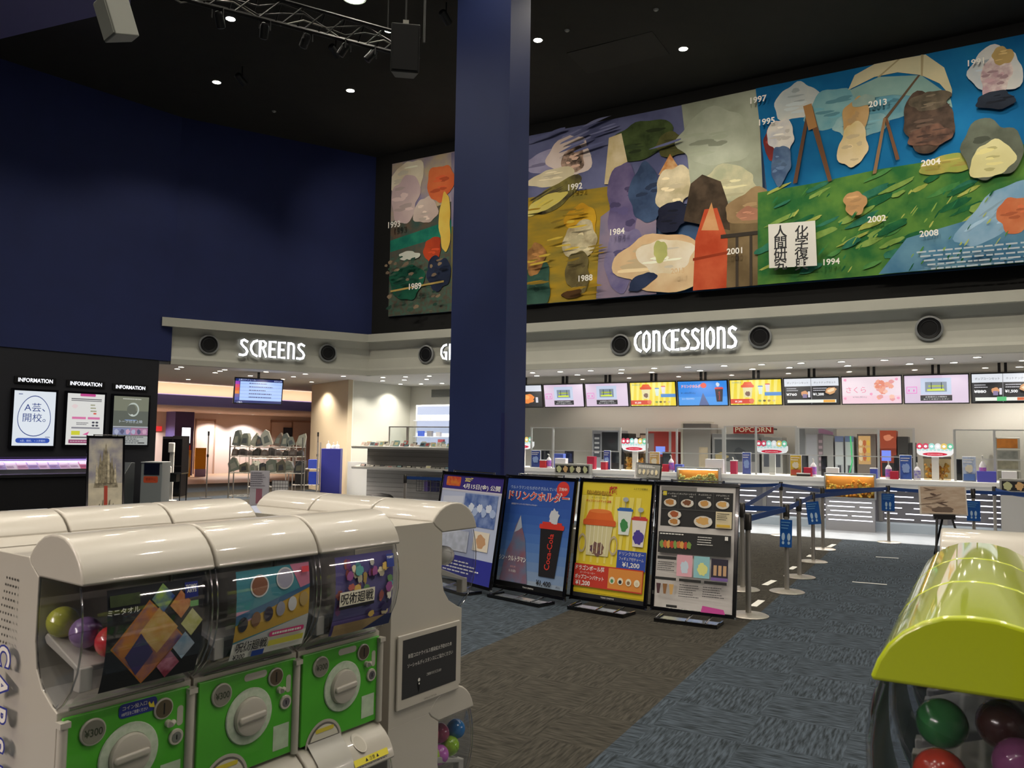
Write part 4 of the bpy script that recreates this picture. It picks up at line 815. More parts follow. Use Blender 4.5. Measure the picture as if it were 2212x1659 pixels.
a_, b_ = pl(515, 770, KP, A3), pl(655, 777, KP, A3); m = (a_+b_)/2; zt = pl(585, 737, KP, A3).z; zb = pl(585, 774, KP, A3).z; m.z = zb
sign_letters('screens_sign', 'SCREENS', m, A3, zt-zb, 'glowing white SCREENS letters above the corridor opening', (b_-a_).length)
a_ = on1(955, 779); zt = CP(962, 744, 0)[1]; zb = CP(962, 779, 0)[1]; wd = (zt-zb)*2.5; m = a_+E1*wd/2; m.z = zb
sign_letters('gifts_sign', 'GIFTS', m, A1, zt-zb, 'glowing white sign starting with G, cut off by the blue column', wd)
def speaker(P, ang, label, r=.2):
    t = empty('wall_speaker', label, 'speaker', P, ang, 'round speakers on the grey fascia')
    R = Matrix.Rotation(math.pi/2, 4, 'X')
    MB(R).lathe([(r, -.12), (r*1.2, 0), (r*1.2, .03), (r*1.02, .045), (r, .03)], (0, 0, 0), GREY, 32, cap=False).build('ring', t, smooth=40)
    MB(R).lathe([(r, .02), (r*.95, .035), (r*.78, .03), (r*.74, .012), (r*.3, -.02), (.01, .0)], (0, 0, 0), BLACK, 32).build('cone', t, smooth=40)
    MB(R).lathe([(r*.7, .03), (r*.73, .036), (r*.76, .03)], (0, 0, 0), DGREY, 32, cap=False).build('grille_rim', t)
for (x, y), l in (((1339, 744), 'round black speaker just before the CONCESSIONS letters'), ((1641, 727), 'round black speaker just past the CONCESSIONS letters'), ((2007, 709), 'round black speaker on the fascia above the pink screen, alone'), ((919, 765), 'round black speaker beside the blue column')): speaker(on1(x, y)+N1*.04, A1, l)
for (x, y), l in (((452, 744), 'round black speaker at the blue wall end of the SCREENS fascia'), ((709, 762), 'round black speaker between the SCREENS letters and the inner corner')): P = pl(x, y, KP, A3); speaker(P+Vector((-math.sin(A3), math.cos(A3), 0))*.04, A3, l)
# ------------------------------------------------------------------ soffit downlights
Z4 = lambda x, y: (1120+x/3.77, 660+y/3.77); Z5 = lambda x, y: (1640+x/3.77, 660+y/3.77); Z3 = lambda x, y: (650+x/3.95, 680+y/3.95); ZH = lambda x, y: (340+x/4.88, 760+y/4.88)
for x, y in [Z4(*p) for p in ((115, 545), (150, 570), (340, 537), (480, 562), (588, 528), (840, 520), (835, 547), (1105, 508), (1085, 541), (1380, 498), (1480, 527), (1675, 488), (1905, 515), (1980, 478))]+[Z5(*p) for p in ((245, 503), (340, 466), (670, 455), (720, 488), (1020, 441), (1225, 473), (1385, 430), (1585, 462), (1775, 418), (2120, 497), (2150, 445))]:
    downlight('soffit', fl(x, y, 3.328), .07, 14, '#fffaf0', SOF_W, 130, 'small bright downlight under the white concession soffit', 'downlights under the concession soffit', .06)
for x, y in [Z3(*p) for p in ((700, 532), (893, 527), (1095, 520), (697, 562), (883, 554), (1073, 548), (850, 590), (1025, 588), (1205, 583))]:
    downlight('soffit', fl(x, y, 3.328), .07, 14, '#fffaf0', SOF_W*.75, 130, 'small bright downlight in the gift shop ceiling', 'downlights in the gift shop ceiling', .06)
for x, y in [Z3(*p) for p in ((38, 503), (362, 522), (93, 571))]+[ZH(*p) for p in ((250, 158), (210, 177), (710, 187), (660, 200), (610, 217), (325, 290), (1145, 208), (980, 250), (1435, 260), (1320, 287))]:
    downlight('corridor', fl(x, y, 3.329), .07, 14, '#fff0e0', WARM_W, 130, 'small warm downlight in the corridor ceiling', 'downlights in the corridor ceiling', .06)
for i in range(9):
    p = BK0+eb*(-5.5+i*1.6)+nb*(DB-.8); p.z = 2.618
    downlight('rear', p, .05, 10, '#fff5f0', WARM_W*1.9, 130, 'tiny warm downlight washing the far corridor wall', 'downlights at the far corridor wall', .05)
strip_lamp(BK0+eb*1.0-nb*.30+Vector((0, 0, 3.0)), AB, 14, .1, 48, (1, .76, .55), 140)
for i in range(10):
    downlight('kitchen', cw(5.0+i*1.35, 3.0, 3.328), .06, 12, '#ffeedf', SOF_W*.4, 140, 'small warm downlight behind the menu screens', 'downlights behind the menu screens', .06)
# ------------------------------------------------------------------ menu screens above the counter
MD = 2.0
XB = [1087, 1175.5, 1265, 1361, 1464, 1575.5, 1692.5, 1816.5, 1951, 2096, 2240]
def E(h, k=1.0): return M(h, .4, em=k)
def scr_combo(q, W, H, k):
    q.rect(0, 0, W, H, E('#15151a', .8)); q.rect(0, H*.7, W, H, E('#dfe3ea')); q.rect(W*.495, 0, W*.505, H, E('#8a8a90'))
    q.text('ポップコーンセット', W*.25, H*.8, H*.09, E('#3a3a44'), fit=W*.4); q.text('ホットドッグセット', W*.75, H*.8, H*.09, E('#3a3a44'), fit=W*.4)
    for i, p in enumerate((('¥760', '¥1,200'), ('¥880', '¥1,500'))[k]): q.text(p, W*(.13+.5*i), H*.34, H*.13, E('#ffffff'), fit=W*.2, bold=.03); q.lines(W*(.04+.5*i), W*(.3+.5*i), H*.6, H*.08, 2, H*.03, E('#c9c9d0'), i)
    q.blob(W*.38, H*.42, W*.07, H*.1, E('#d89a6a'), 2); q.rect(W*.34, H*.25, W*.42, H*.4, E('#8a7aa0')); q.rect(W*.44, H*.27, W*.48, H*.5, E('#e0dde6')); q.blob(W*.86, H*.52, W*.11, H*.12, E('#d8a06a'), 4, rot=.4); q.blob(W*.86, H*.53, W*.07, H*.06, E('#f0d8b0'), 5, rot=.4)
    q.rect(W*.05, H*.06, W*.95, H*.18, E('#eef0e6')); q.rect(W*.72, H*.07, W*.93, H*.17, E(('#e8a83a', '#d86a3a')[k]))
    if k: q.rect(W*.4, H*.05, W*.55, H*.2, E('#5ac07a'))
def scr_orange(q, W, H):
    q.rect(0, 0, W, H, E('#1c1a20', .8)); q.rect(0, H*.72, W, H, E('#d6dae6')); q.blob(W*.6, H*.4, W*.22, H*.22, E('#f08a3a'), 3); q.blob(W*.56, H*.44, W*.12, H*.1, E('#ffb060'), 5); q.rect(W*.84, H*.2, W*.9, H*.45, E('#e0dde6'))
def scr_notice(q, W, H):
    q.rect(0, 0, W, H, E('#d9c3da')); q.rect(W*.6, 0, W, H, E('#dfcbe0')); q.rect(W*.26, H*.3, W*.74, H*.9, E('#c3cfe6')); q.rect(W*.33, H*.4, W*.67, H*.76, E('#7f8c9c')); q.poly([(W*.36, H*.44), (W*.64, H*.44), (W*.62, H*.52), (W*.36, H*.5)], E('#d6e83a')); q.rect(W*.38, H*.58, W*.62, H*.64, E('#aebf3a'))
    for x in (.42, .58): q.rect(W*x, H*.5, W*(x+.015), H*.74, E('#2a3a30'))
    q.rect(W*.25, H*.08, W*.75, H*.28, E('#14121a')); q.text('お客様同士の間隔を', W*.5, H*.2, H*.05, E('#ffffff'), fit=W*.34); q.text('あけてお並びください', W*.5, H*.12, H*.05, E('#ffffff'), fit=W*.4); 
    for a, b, c, d in ((.03, .35, .2, .37), (.03, .58, .2, .6), (.03, .35, .04, .6), (.19, .35, .2, .6)): q.rect(W*a, H*b, W*c, H*d, E('#e86ac8'))
    for x in (.07, .15): q.blob(W*x, H*.46, W*.012, H*.05, E('#e86ac8'), 1)
def scr_yellow(q, W, H):
    q.rect(0, 0, W, H, E('#f0d83a'))
    for i in range(8): q.poly([(W*.12*i, 0), (W*.12*i+W*.04, 0), (W*.12*i+W*.1, H), (W*.12*i+W*.03, H)], E('#f6e87a'))
    q.poly([(W*.28, H*.3), (W*.42, H*.3), (W*.45, H*.72), (W*.25, H*.72)], E('#e6dca8')); q.blob(W*.35, H*.45, W*.05, H*.1, E('#7a5a4a'), 3); q.rrect(W*.22, H*.7, W*.48, H*.8, H*.04, E('#e04a1c')); q.poly([(W*.25, H*.8), (W*.46, H*.8), (W*.42, H*.92), (W*.29, H*.92)], E('#ea5a24'))
    cup(q, W*.6, H*.42, W*.09, H*.3, E('#d8e6dc'), E('#3a7ac0')); cup(q, W*.74, H*.52, W*.09, H*.28, E('#e6dce0'), E('#d8504a')); q.rect(W*.68, H*.36, W, H*.5, E('#4a8ad0')); q.rect(0, H*.05, W*.45, H*.24, E('#d8402a')); q.text('¥1,200', W*.16, H*.1, H*.1, E('#ffffff'), bold=.02); q.ell(W*.42, H*.16, W*.05, H*.09, E('#e8785a')); q.text('DRAGONBALL 超', W*.14, H*.88, H*.07, E('#4a90a0'), fit=W*.18)
    for i in range(4): q.blob(W*(.58+.09*i), H*.16, W*.03, H*.04, E(['#8aa04a', '#5a4a3a', '#b08a4a', '#e0c890'][i]), i)
def scr_blue(q, W, H):
    q.rect(0, 0, W, H, E('#2f8ae6')); q.rect(0, 0, W, H*.35, E('#4a9cec')); 
    for m, bo in ((E('#ffffff'), .05), (E('#e03a4a'), .015)): q.text('ドリンクホルダー', W*.3, H*.74, H*.14, m, fit=W*.46, bold=bo)
    q.ell(W*.53, H*.82, W*.06, H*.11, E('#e8503a')); q.text('ウルトラマンたち', W*.28, H*.89, H*.06, E('#1f5ab0'), fit=W*.4); q.text('¥1,400(税込)', W*.2, H*.48, H*.1, E('#123a80'), fit=W*.3); q.text('シン・ウルトラマン', W*.2, H*.24, H*.09, E('#e6eefc'), fit=W*.26, bold=.02)
    q.poly([(W*.42, 0), (W*.47, H*.3), (W*.51, H*.52), (W*.56, H*.3), (W*.63, 0)], E('#5a6a9a')); cup(q, W*.84, H*.14, W*.16, H*.52, E('#2a1c28'), E('#e0403a')); q.text('Coca-Cola', W*.855, H*.2, H*.1, E('#e0503a'), rot=math.pi/2, al='l', fit=H*.36); q.blob(W*.82, H*.85, W*.04, H*.08, E('#d8e0ec'), 4)
def scr_sakura(q, W, H):
    q.rect(0, 0, W, H, E('#f0dce4')); q.rect(0, 0, W, H*.3, E('#f4d0dc')); q.text('さくら', W*.24, H*.42, H*.26, E('#e87a9c'), fit=W*.34); q.text('¥780(税込)', W*.3, H*.22, H*.07, E('#a08a9a'), fit=W*.24)
    for i in range(26): rg = random.Random(i); q.blob(W*rg.uniform(.56, .86), H*rg.uniform(.16, .84), W*.045, H*.075, E(['#f0a890', '#e89078', '#f6c4b0', '#e8a0a0'][i % 4]), i)
    for x, y in ((.05, .2), (.95, .2), (.93, .9), (.5, .36), (.06, .9)): q.blob(W*x, H*y, W*.025, H*.05, E('#f2a0c0'), 3)
SCR = [('menu screen half hidden by the column showing an orange snack', scr_orange), ('pink notice screen with yellow floor picture, nearest the column', scr_notice), ('pink notice screen with yellow floor picture, beside a yellow screen', scr_notice), ('yellow popcorn bucket screen on the column side of the blue screen', scr_yellow), ('blue drink holder screen between two yellow screens', scr_blue), ('yellow popcorn bucket screen beside the black ¥760 menu screen', scr_yellow), ('black and white menu screen reading ¥760 and ¥1,200', lambda q, W, H: scr_combo(q, W, H, 0)), ('pale pink さくら popcorn screen', scr_sakura), ('pink notice screen between the さくら screen and the last menu', scr_notice), ('black and white menu screen reading ¥880 at the frame edge', lambda q, W, H: scr_combo(q, W, H, 1))]
for i, (lab, fn) in enumerate(SCR):
    s0 = CP(XB[i]+1.5, 850, MD)[0]; s1 = CP(XB[i+1]-1.5, 850, MD)[0]; xm = (XB[i]+XB[i+1])/2; zb = CP(xm, 880.5-(xm-1178)*.0095, MD)[1]; zt = CP(xm, 830-(xm-1178)*.026, MD)[1]
    W = s1-s0; H = (zt-zb)*1.0; t = empty('menu_screen', lab, 'screen', cw((s0+s1)/2, MD, zb), A1, 'menu screens over the counter')
    T = Matrix.Rotation(math.radians(11), 4, 'X'); MB(T).box(-W/2, W/2, .004, .06, 0, H, BLACK).box(-W/2, W/2, -.004, .006, 0, .022, BLACK).box(-W/2, W/2, -.004, .006, H-.022, H, BLACK).box(-W/2, -W/2+.02, -.004, .006, 0, H, BLACK).box(W/2-.02, W/2, -.004, .006, 0, H, BLACK).build('bezel', t)
    q = MB(T @ Matrix.Translation((-W/2+.02, .002, .022)) @ FRONT); q.EPS = .0004; fn(q, W-.04, H-.044); q.build('picture', t)
    MB().box(-.08, -.03, -.02, .05, H*.9, 3.33-zb, BLACK).box(.03, .08, -.02, .05, H*.9, 3.33-zb, BLACK).build('bracket', t)
# ------------------------------------------------------------------ information wall
WI = Vector((math.cos(A2), math.sin(A2), 0)); NI = Vector((-WI.y, WI.x, 0))
def ip(x, y): return pl(x, y, KP, A2)
def info_poster(x0, y0, x1, y1, name, label, fn, em=1.0):
    a, c = ip(x0, y0), ip(x1, y1); W = (Vector((c.x, c.y, 0))-Vector((a.x, a.y, 0))).length; H = a.z-c.z
    t = empty(name, label, 'poster', Vector((a.x+c.x, a.y+c.y, 0))/2+Vector((0, 0, c.z)), A2, 'lit posters on the information wall')
    MB().box(-W/2-.05, W/2+.05, -.05, .02, -.05, H+.05, BLACKG).build('frame', t, bevel=.006)
    q = MB(Matrix.Translation((-W/2, -.052, 0)) @ FRONT); q.EPS = .0005; fn(q, W, H); q.build('poster', t)
def ia(q, W, H):
    q.rect(0, 0, W, H, E('#dfe6ee', .95)); Bl = E('#27408c', .8); n = 40
    def egg(k): return [(W*.5+W*.4*k*math.cos(2*math.pi*i/n)*(1-.13*math.sin(2*math.pi*i/n)), H*.545+H*.375*k*math.sin(2*math.pi*i/n)) for i in range(n)]
    q.poly(egg(1.0), Bl); q.poly(egg(.96), E('#e2e9f1', .95)); q.text('A芸、', W*.5, H*.64, H*.17, Bl, fit=W*.5); q.text('開校。', W*.5, H*.45, H*.17, Bl, fit=W*.55); q.rrect(W*.08, H*.05, W*.9, H*.14, H*.045, E('#2f52b4', .9)); q.text('A芸、開校。 × 入学案内', W*.49, H*.075, H*.04, E('#c9d6f4', .9), fit=W*.6); q.lines(W*.1, W*.2, H*.93, .03, 1, .02, Bl, 1); q.rect(W*.78, H*.155, W*.9, H*.165, Bl)
def ib(q, W, H):
    q.rect(0, 0, W, H, E('#dcdcd8', .95)); q.rrect(W*.33, H*.95, W*.75, H, .02, E('#c2488c', .9)); D = E('#6a6a70', .8)
    q.rect(W*.1, H*.885, W*.92, H*.905, D); q.rect(W*.1, H*.855, W*.92, H*.87, D); q.blob(W*.2, H*.75, W*.08, H*.04, E('#e6d3d3', .9), 1); q.lines(W*.62, W*.8, H*.77, H*.06, 3, H*.025, E('#8a8a60', .9), 2); q.rect(W*.7, H*.6, W*.78, H*.63, E('#d85a4a', .9))
    for a, b in ((.13, .5), (.55, .88)): q.rect(W*a, H*.5, W*b, H*.545, E('#d878a8', .9))
    q.lines(W*.25, W*.6, H*.42, H*.03, 2, H*.015, D, 3); 
    for i in range(4): q.ell(W*(.7+.1*(i % 2)), H*(.44-.06*(i//2)), W*.04, H*.02, E('#4a4a58', .8))
    q.rect(W*.12, H*.315, W*.88, H*.345, E('#8c8c94', .8)); q.rect(W*.12, H*.19, W*.35, H*.27, E('#d2d23a', .9)); q.poly([(W*.42, H*.2), (W*.6, H*.26), (W*.55, H*.19)], E('#d8609c', .9)); q.rect(W*.12, H*.13, W*.88, H*.16, D); q.rect(W*.06, H*.03, W*.92, H*.1, E('#93476c', .9)); q.lines(W*.1, W*.8, H*.06, .03, 1, .015, E('#d8b8c8', .9), 5)
def ic(q, W, H):
    q.rect(0, 0, W, H, E('#5d6259', .9)); q.rect(0, H*.7, W, H, E('#787b6a', .9)); q.lines(W*.25, W*.8, H*.94, .03, 1, .02, E('#c9cbc0', .9), 1); q.ring(W*.55, H*.73, W*.13, W*.17, E('#b9c2ba', .9), k=1.2); q.ell(W*.5, H*.73, W*.13, W*.15, E('#62665c', .9)); q.ell(W*.52, H*.62, W*.03, W*.02, E('#d0d6d0', .9))
    q.text('トーク付き上映', W*.5, H*.455, H*.07, E('#c6cfd8', .9), fit=W*.66); q.rect(W*.32, H*.505, W*.66, H*.52, E('#7a94c0', .9)); q.rect(W*.0, H*.36, W, H*.38, E('#b8bac4', .9)); q.rect(W*.0, H*.2, W*.5, H*.35, E('#8086a8', .9)); q.rect(W*.5, H*.2, W, H*.35, E('#a87a9a', .9))
    for i in range(6): q.blob(W*(.1+.16*i), H*.27, W*.06, H*.05, E(['#a9aec6', '#5a5a7a', '#c8a0b8'][i % 3], .9), i)
    q.rect(0, 0, W, H*.18, E('#a9aca9', .9)); q.lines(W*.05, W*.95, H*.15, H*.04, 4, H*.02, E('#5f6264', .8), 4); q.rect(W*.7, H*.03, W*.9, H*.05, E('#2a2a2c', .8))
info_poster(30, 843, 113, 963, 'lit_poster', 'lit white poster with a blue egg outline reading A芸、開校。', ia)
info_poster(145, 849, 219, 961, 'lit_poster', 'lit white poster with magenta and grey text bars between two other posters', ib)
info_poster(245, 855, 315, 961, 'lit_poster', 'dim olive grey lit poster with a white curved mark and photo strip', ic)
for (x, y), l in (((77, 822), 'small lit INFORMATION letters above the egg poster'), ((186, 829.5), 'small lit INFORMATION letters above the magenta text poster'), ((282, 837), 'small lit INFORMATION letters above the olive grey poster')):
    P = ip(x, y); t = empty('information_sign', l, 'sign', P+NI*0, A2, 'lit INFORMATION letters')
    MB().box(-.4, .4, -.012, .02, -.07, .07, BLACK).build('plate', t)
    q = MB(Matrix.Translation((0, -.013, -.04)) @ FRONT); q.text('INFORMATION', 0, 0, .115, E('#f4f6ff', 2.0), fit=.66, bold=.012); q.build('lettering', t)
# glowing flyer rack below
def flyer_rack():
    a, c = ip(-150, 1030), ip(245, 1018); a.z = c.z = 0; L = (c-a).length; P = a-NI*0
    t = empty('flyer_rack', 'long black flyer rack with a violet glowing slot under the lit posters', 'rack', P, A2)
    MB().prismx([(0, 0), (0, 1.05), (.05, 1.05), (.42, .80), (.46, .78), (.46, .72), (.40, .70), (.40, 0)], 0, L, M('#0c0c10', .45)).build('body', t)
    MB().box(0, L, -.10, 0, 1.08, 1.13, M('#3a2f5a', .5)).build('hood', t)
    MB().box(.05, L-.05, -.09, -.02, 1.066, 1.079, E('#a488ff', 2.2)).build('light_tube', t)
    n = 17; sp = L/n; rg = random.Random(3)
    for i in range(n):
        col = rg.choice(['#e6c8ec', '#e08ab8', '#d86a8a', '#efe0f4', '#b8a6e0', '#e0b4d8'])
        q = MB(Matrix.Translation((sp*(i+.5), -.2, .955)) @ Matrix.Rotation(-math.radians(56), 4, 'X')); q.box(-.105, .105, 0, .006, -.13, .13, M(col, .6)); 
        o = q.build('flyer', loc=P, rz=A2); tag(o, ['pink', 'pale', 'magenta', 'white', 'lilac'][i % 5]+' flyer lying in the glowing slot of the black rack', 'flyer', 'flyers in the glowing rack')
        q = MB(Matrix.Translation((sp*(i+.5), -.2, .955)) @ Matrix.Rotation(-math.radians(56), 4, 'X') @ Matrix.Translation((-.105, -.0005, -.13)) @ FRONT); q.rect(.02, .15, .19, .24, M('#fbeaf6', .6)); q.lines(.02, .19, .1, .03, 3, .012, M('#8a4a8a', .6), i); q.build('print', o)
    strip_lamp(P+WI*L/2-NI*.06+Vector((0, 0, 1.055)), A2, L-.2, .05, 15, (.74, .55, 1.0), -35)
    return L
flyer_rack()
# ------------------------------------------------------------------ concession counter
CTOP = 1.0
def counter():
    s0, s1 = 4.0, 20.0
    t = empty('concession_counter', 'long white topped concession counter with grey front and rows of glowing slits', 'counter', cw(s0, 0), A1)
    L = s1-s0; Wc = M('#eceae6', .35)
    MB().box(0, L, .05, .8, 0, .86, M('#77767c', .5)).build('front_panel', t)
    MB().prismx([(.02, 0), (.02, .16), (-.05, .19), (-.05, 0)], 0, L, M('#b9c6d2', .35)).build('kick_base', t)
    MB().box(0, L, -.14, .85, .91, CTOP, Wc).box(0, L, -.10, .05, .82, .915, Wc).build('worktop', t, bevel=.012)
    q = MB(Matrix.Translation((0, .0495, 0)) @ FRONT); rg = random.Random(4); LIT = M('#f4f2ff', .4, em=2.6); q.EPS = 0; x = .05; q.k = .0004
    while x < L-1.0:
        mw = .95
        for r in range(6):
            z = .24+r*.105; u = 0; segs = [(0, .3, .5, .85), (.08, .8), (0, .5, .62, .85), (.0, .22, .36, .85)][(r+int(x*3)) % 4]
            for i in range(0, len(segs), 2): q.rect(x+segs[i], z, x+segs[i+1], z+.018, LIT)
        x += 1.08
    q.build('light_slits', t)
    for i in range(int(L/1.08)+1): MB().box(.05+1.08*i-.1, .05+1.08*i-.03, .03, .05, .19, .86, M('#8c8a88', .5)).build('upright', t)
counter()
wall('trim_7', 4.0, 21, DBACK-.75, DBACK-.02, 0, .9, M('#cfccc4', .5), CC, A1)      # back counter
def cpt(x, y, d): return CP(x, y, d)
def cbox(name, label, cat, x0, x1, ytop, d, dep, m, z0=CTOP, group=None, bevel=.006):
    "an upright box on a surface, given by its picture columns and top row at depth d"
    xm = (x0+x1)/2; sa = CP(x0, 950, d)[0]; sb = CP(x1, 950, d)[0]; zt = CP(xm, ytop, d)[1]
    t = empty(name, label, cat, cw((sa+sb)/2, d, z0), A1, group); W = sb-sa; H = zt-z0
    MB().box(-W/2, W/2, 0, dep, 0, H, m).build('body', t, bevel=bevel); return t, W, H
def art_on(t, W, H, fn, name='printed_pattern', y=0.0):
    q = MB(Matrix.Translation((-W/2, y-.001, 0)) @ FRONT); q.EPS = .0008; fn(q, W, H); return q.build(name, t)
# framed front cases and popcorn cases set into the counter
def case(x0, x1, y0, y1, name, label, fill, d=-.32):
    sa, zb = CP(x0, y1, d); sb, _ = CP(x1, y1, d); zt = CP((x0+x1)/2, y0, d)[1]; W = sb-sa; H = zt-zb
    t = empty(name, label, 'popcorn case', cw((sa+sb)/2, d, zb), A1)
    MB().box(-W/2, W/2, .1, .16, -.0, H, M('#b07a34', .6)).build('back', t); MB().box(-W/2, W/2, .0, .16, -zb, -.03, M('#a3a3a7', .5)).build('cabinet', t)
    q = MB(Matrix.Translation((0, -.0005, 0)) @ FRONT); q.EPS = 0; q.k = .0006
    for r_ in range(5):
        for u0, u1 in (((-.44, .46),), ((-.46, -.05), (.04, .44)), ((-.4, .42),), ((-.46, .1), (.2, .46)), ((-.42, .44),))[r_]: q.rect(W*u0, .2-zb+r_*.085, W*u1, .216-zb+r_*.085, M('#f4f2ff', .4, em=2.6))
    q.build('light_slits', t)
    MB().box(-W/2-.02, W/2+.02, -.02, .16, -.03, 0, GREY).box(-W/2-.02, W/2+.02, -.02, .16, H, H+.03, GREY).box(-W/2-.02, -W/2, -.02, .16, 0, H, GREY).box(W/2, W/2+.02, -.02, .16, 0, H, GREY).build('frame', t)
    b = MB(); rg = random.Random(len(name)+int(x0)); n = 150
    for i in range(n):
        x = rg.uniform(-W/2+.03, W/2-.03); z = rg.uniform(.02, H*.62+.06*math.sin(x*9)); b.sphere((x, .0+rg.uniform(0, .02), z), rg.uniform(.02, .032), M(rg.choice(fill), .7), 7, 5)
    o = b.build('popcorn', t, smooth=60); o['kind'] = 'stuff'
    MB().box(-W/2+.02, W/2-.02, -.01, .01, H-.02, H-.004, E('#ffe6b0', 26)).build('light_strip', t)
    MB().box(-W/2, W/2, -.018, -.014, 0, H, clear(keep=.97, refl=.02)).build('glass', t)
case(1783, 1889, 1026, 1072, 'popcorn_display_case', 'glass case of orange and yellow popcorn set into the counter front', ['#d88a22', '#e6a838', '#cfae4a', '#e2c257'])
case(1464, 1552, 1013, 1046, 'popcorn_display_case', 'glass case of pale green popcorn above the belt by the tilted menu easel', ['#b9bb72', '#a6aa62', '#cfcf8c', '#c4b86a'])
def food_frame(x0, x1, y0, y1, label):
    d = -.31; sa, zb = CP(x0, y1, d); sb, _ = CP(x1, y1, d); zt = CP((x0+x1)/2, y0, d)[1]; W = sb-sa; H = zt-zb
    t = empty('food_display', label, 'display', cw((sa+sb)/2, d, zb), A1); MB().box(-W/2, W/2, 0, .15, 0, H, M('#8f8d86', .5)).build('frame', t, bevel=.006); MB().box(-W/2+.01, W/2-.01, .01, .15, -zb, 0, M('#b9b8b4', .5)).build('cabinet', t)
    def fn(q, W, H):
        q.rect(.03, .03, W-.03, H-.04, M('#1c1a18', .5)); n = max(4, int(W/.16))
        for i in range(n): q.blob(.03+(W-.06)*(i+.5)/n, H*.48, (W-.06)/n*.36, H*.3, M(['#b9b98a', '#c9a06a', '#a8a878', '#d8cfb4'][i % 4], .6), i)
    art_on(t, W, H, fn)
food_frame(1198, 1274, 1002, 1023, 'framed strip of food samples on the counter front beside the blue column')
food_frame(2160, 2300, 1036, 1063, 'framed strip of food samples on the counter front at the frame edge')
# clear screens on the counter
def partition(x0, x1, ytop, posts, label):
    d = .1; sa = CP(x0, 950, d)[0]; sb = CP(x1, 950, d)[0]; zt = CP((x0+x1)/2, ytop, d)[1]; W = sb-sa; H = zt-CTOP
    t = empty('acrylic_partition', label, 'partition', cw(sa, d, CTOP), A1, 'clear partitions on the counter')
    MB().box(0, W, -.003, .003, .05, H, clear('#f6f8f8', .98, .01, .03, .12)).build('pane', t)
    PF = M('#b4b6b4', .4); q = MB(); q.box(0, W, -.012, .012, H-.022, H, PF).box(0, W, -.012, .012, H*.42, H*.42+.018, PF).build('rail', t)
    for x in posts: s = CP(x, 950, d)[0]-sa; MB().box(s-.02, s+.02, -.014, .014, 0, H, PF).build('post', t)
partition(1147, 1342, 923, (1148, 1195, 1340), 'clear counter partition nearest the blue column')
partition(1396, 1564, 925, (1397, 1462, 1562), 'clear counter partition in front of the red drink machine')
partition(1564, 1722, 920, (1566, 1633, 1720), 'clear counter partition below the POPCORN sign')
partition(1722, 1976, 924, (1724, 1897, 1974), 'clear counter partition between the second and third lit popcorn signs')
partition(2060, 2260, 928, (2062, 2148, 2258), 'clear counter partition at the frame edge')
# lit popcorn flavour signs with their tubs
def flavour_sign(xc, x0, x1, y0, y1, label, d=.16):
    sa = CP(x0, 960, d)[0]; sb = CP(x1, 960, d)[0]; zt = CP(xc, y0, d)[1]; zb = CP(xc, y1, d)[1]; W = sb-sa; H = zt-zb
    t = empty('flavour_sign', label, 'sign', cw((sa+sb)/2, d, CTOP), A1, 'lit flavour signs on the counter'); z = zb-CTOP
    MB().box(-.06, .06, .04, .1, 0, z+.02, WHITE2).build('stem', t)
    q = MB(Matrix.Translation((0, 0, z)) @ FRONT); q2 = MB(Matrix.Translation((0, 0, z)))
    pts = [(-W*.5, H*.3), (-W*.44, H*.12), (-W*.2, 0), (W*.2, 0), (W*.44, H*.12), (W*.5, H*.3), (W*.5, H*.62), (-W*.5, H*.62)]
    q2.prism(pts, 0, .1, E('#f2efee', 1.0)); q2.build('light_box', t)
    q.k = .002; q.EPS = .0015; q.ell(0, H*.2, W*.34, H*.13, E('#c8203c', 1.1)); q.text('POPCORN', 0, H*.15, H*.11, E('#f6d0d0', 1.2), fit=W*.4)
    for i, c in enumerate(('#e0405a', '#d8506a', '#a8e6dc', '#f2f2f2', '#f0d070', '#7ad0a8')): q.ell(-W*.42+W*.168*i, H*.78, W*.09, H*.24, E(c, .95)); q.ell(-W*.42+W*.168*i, H*.78, W*.045, H*.1, E('#ffffff', 1.0))
    for i in range(9): q.blob(-W*.42+W*.105*i, H*.52, W*.045, H*.07, E('#b9e2dc', 1.0), i)
    q.build('sign_face', t)
flavour_sign(1370, 1343, 1397, 947, 975, 'lit white and red flavour sign in front of the dark oven, nearest the blue column')
flavour_sign(1667, 1634, 1700, 952, 981, 'lit white and red flavour sign below the POPCORN sign')
flavour_sign(2019, 1980, 2059, 958, 987, 'lit white and red flavour sign above the popcorn tub, nearest the frame edge')
flavour_sign(1130, 1103, 1150, 944, 970, 'lit flavour sign mostly hidden behind the blue column')
def tub(x0, x1, ytop, label, d=.3):
    t, W, H = cbox('popcorn_tub', label, 'popcorn tub', x0, x1, ytop, d, .3, clear('#efe6d0', .9, .05), group='clear popcorn tubs')
    b = MB(); rg = random.Random(int(x0))
    for i in range(90): b.sphere((rg.uniform(-W/2+.03, W/2-.03), rg.uniform(.03, .12), rg.uniform(.03, H*.75)), .026, M(rg.choice(['#f0c86a', '#e6b878', '#d09858', '#f4e0a0']), .7), 7, 5)
    o = b.build('popcorn', t); o['kind'] = 'stuff'; MB().box(-W/2-.01, W/2+.01, -.01, .31, H, H+.04, M('#5a5048', .4)).build('lid', t)
tub(1349, 1390, 979, 'clear tub of caramel popcorn below the first lit flavour sign'); tub(1994, 2052, 991, 'clear tub of golden popcorn below the lit flavour sign at the frame edge')
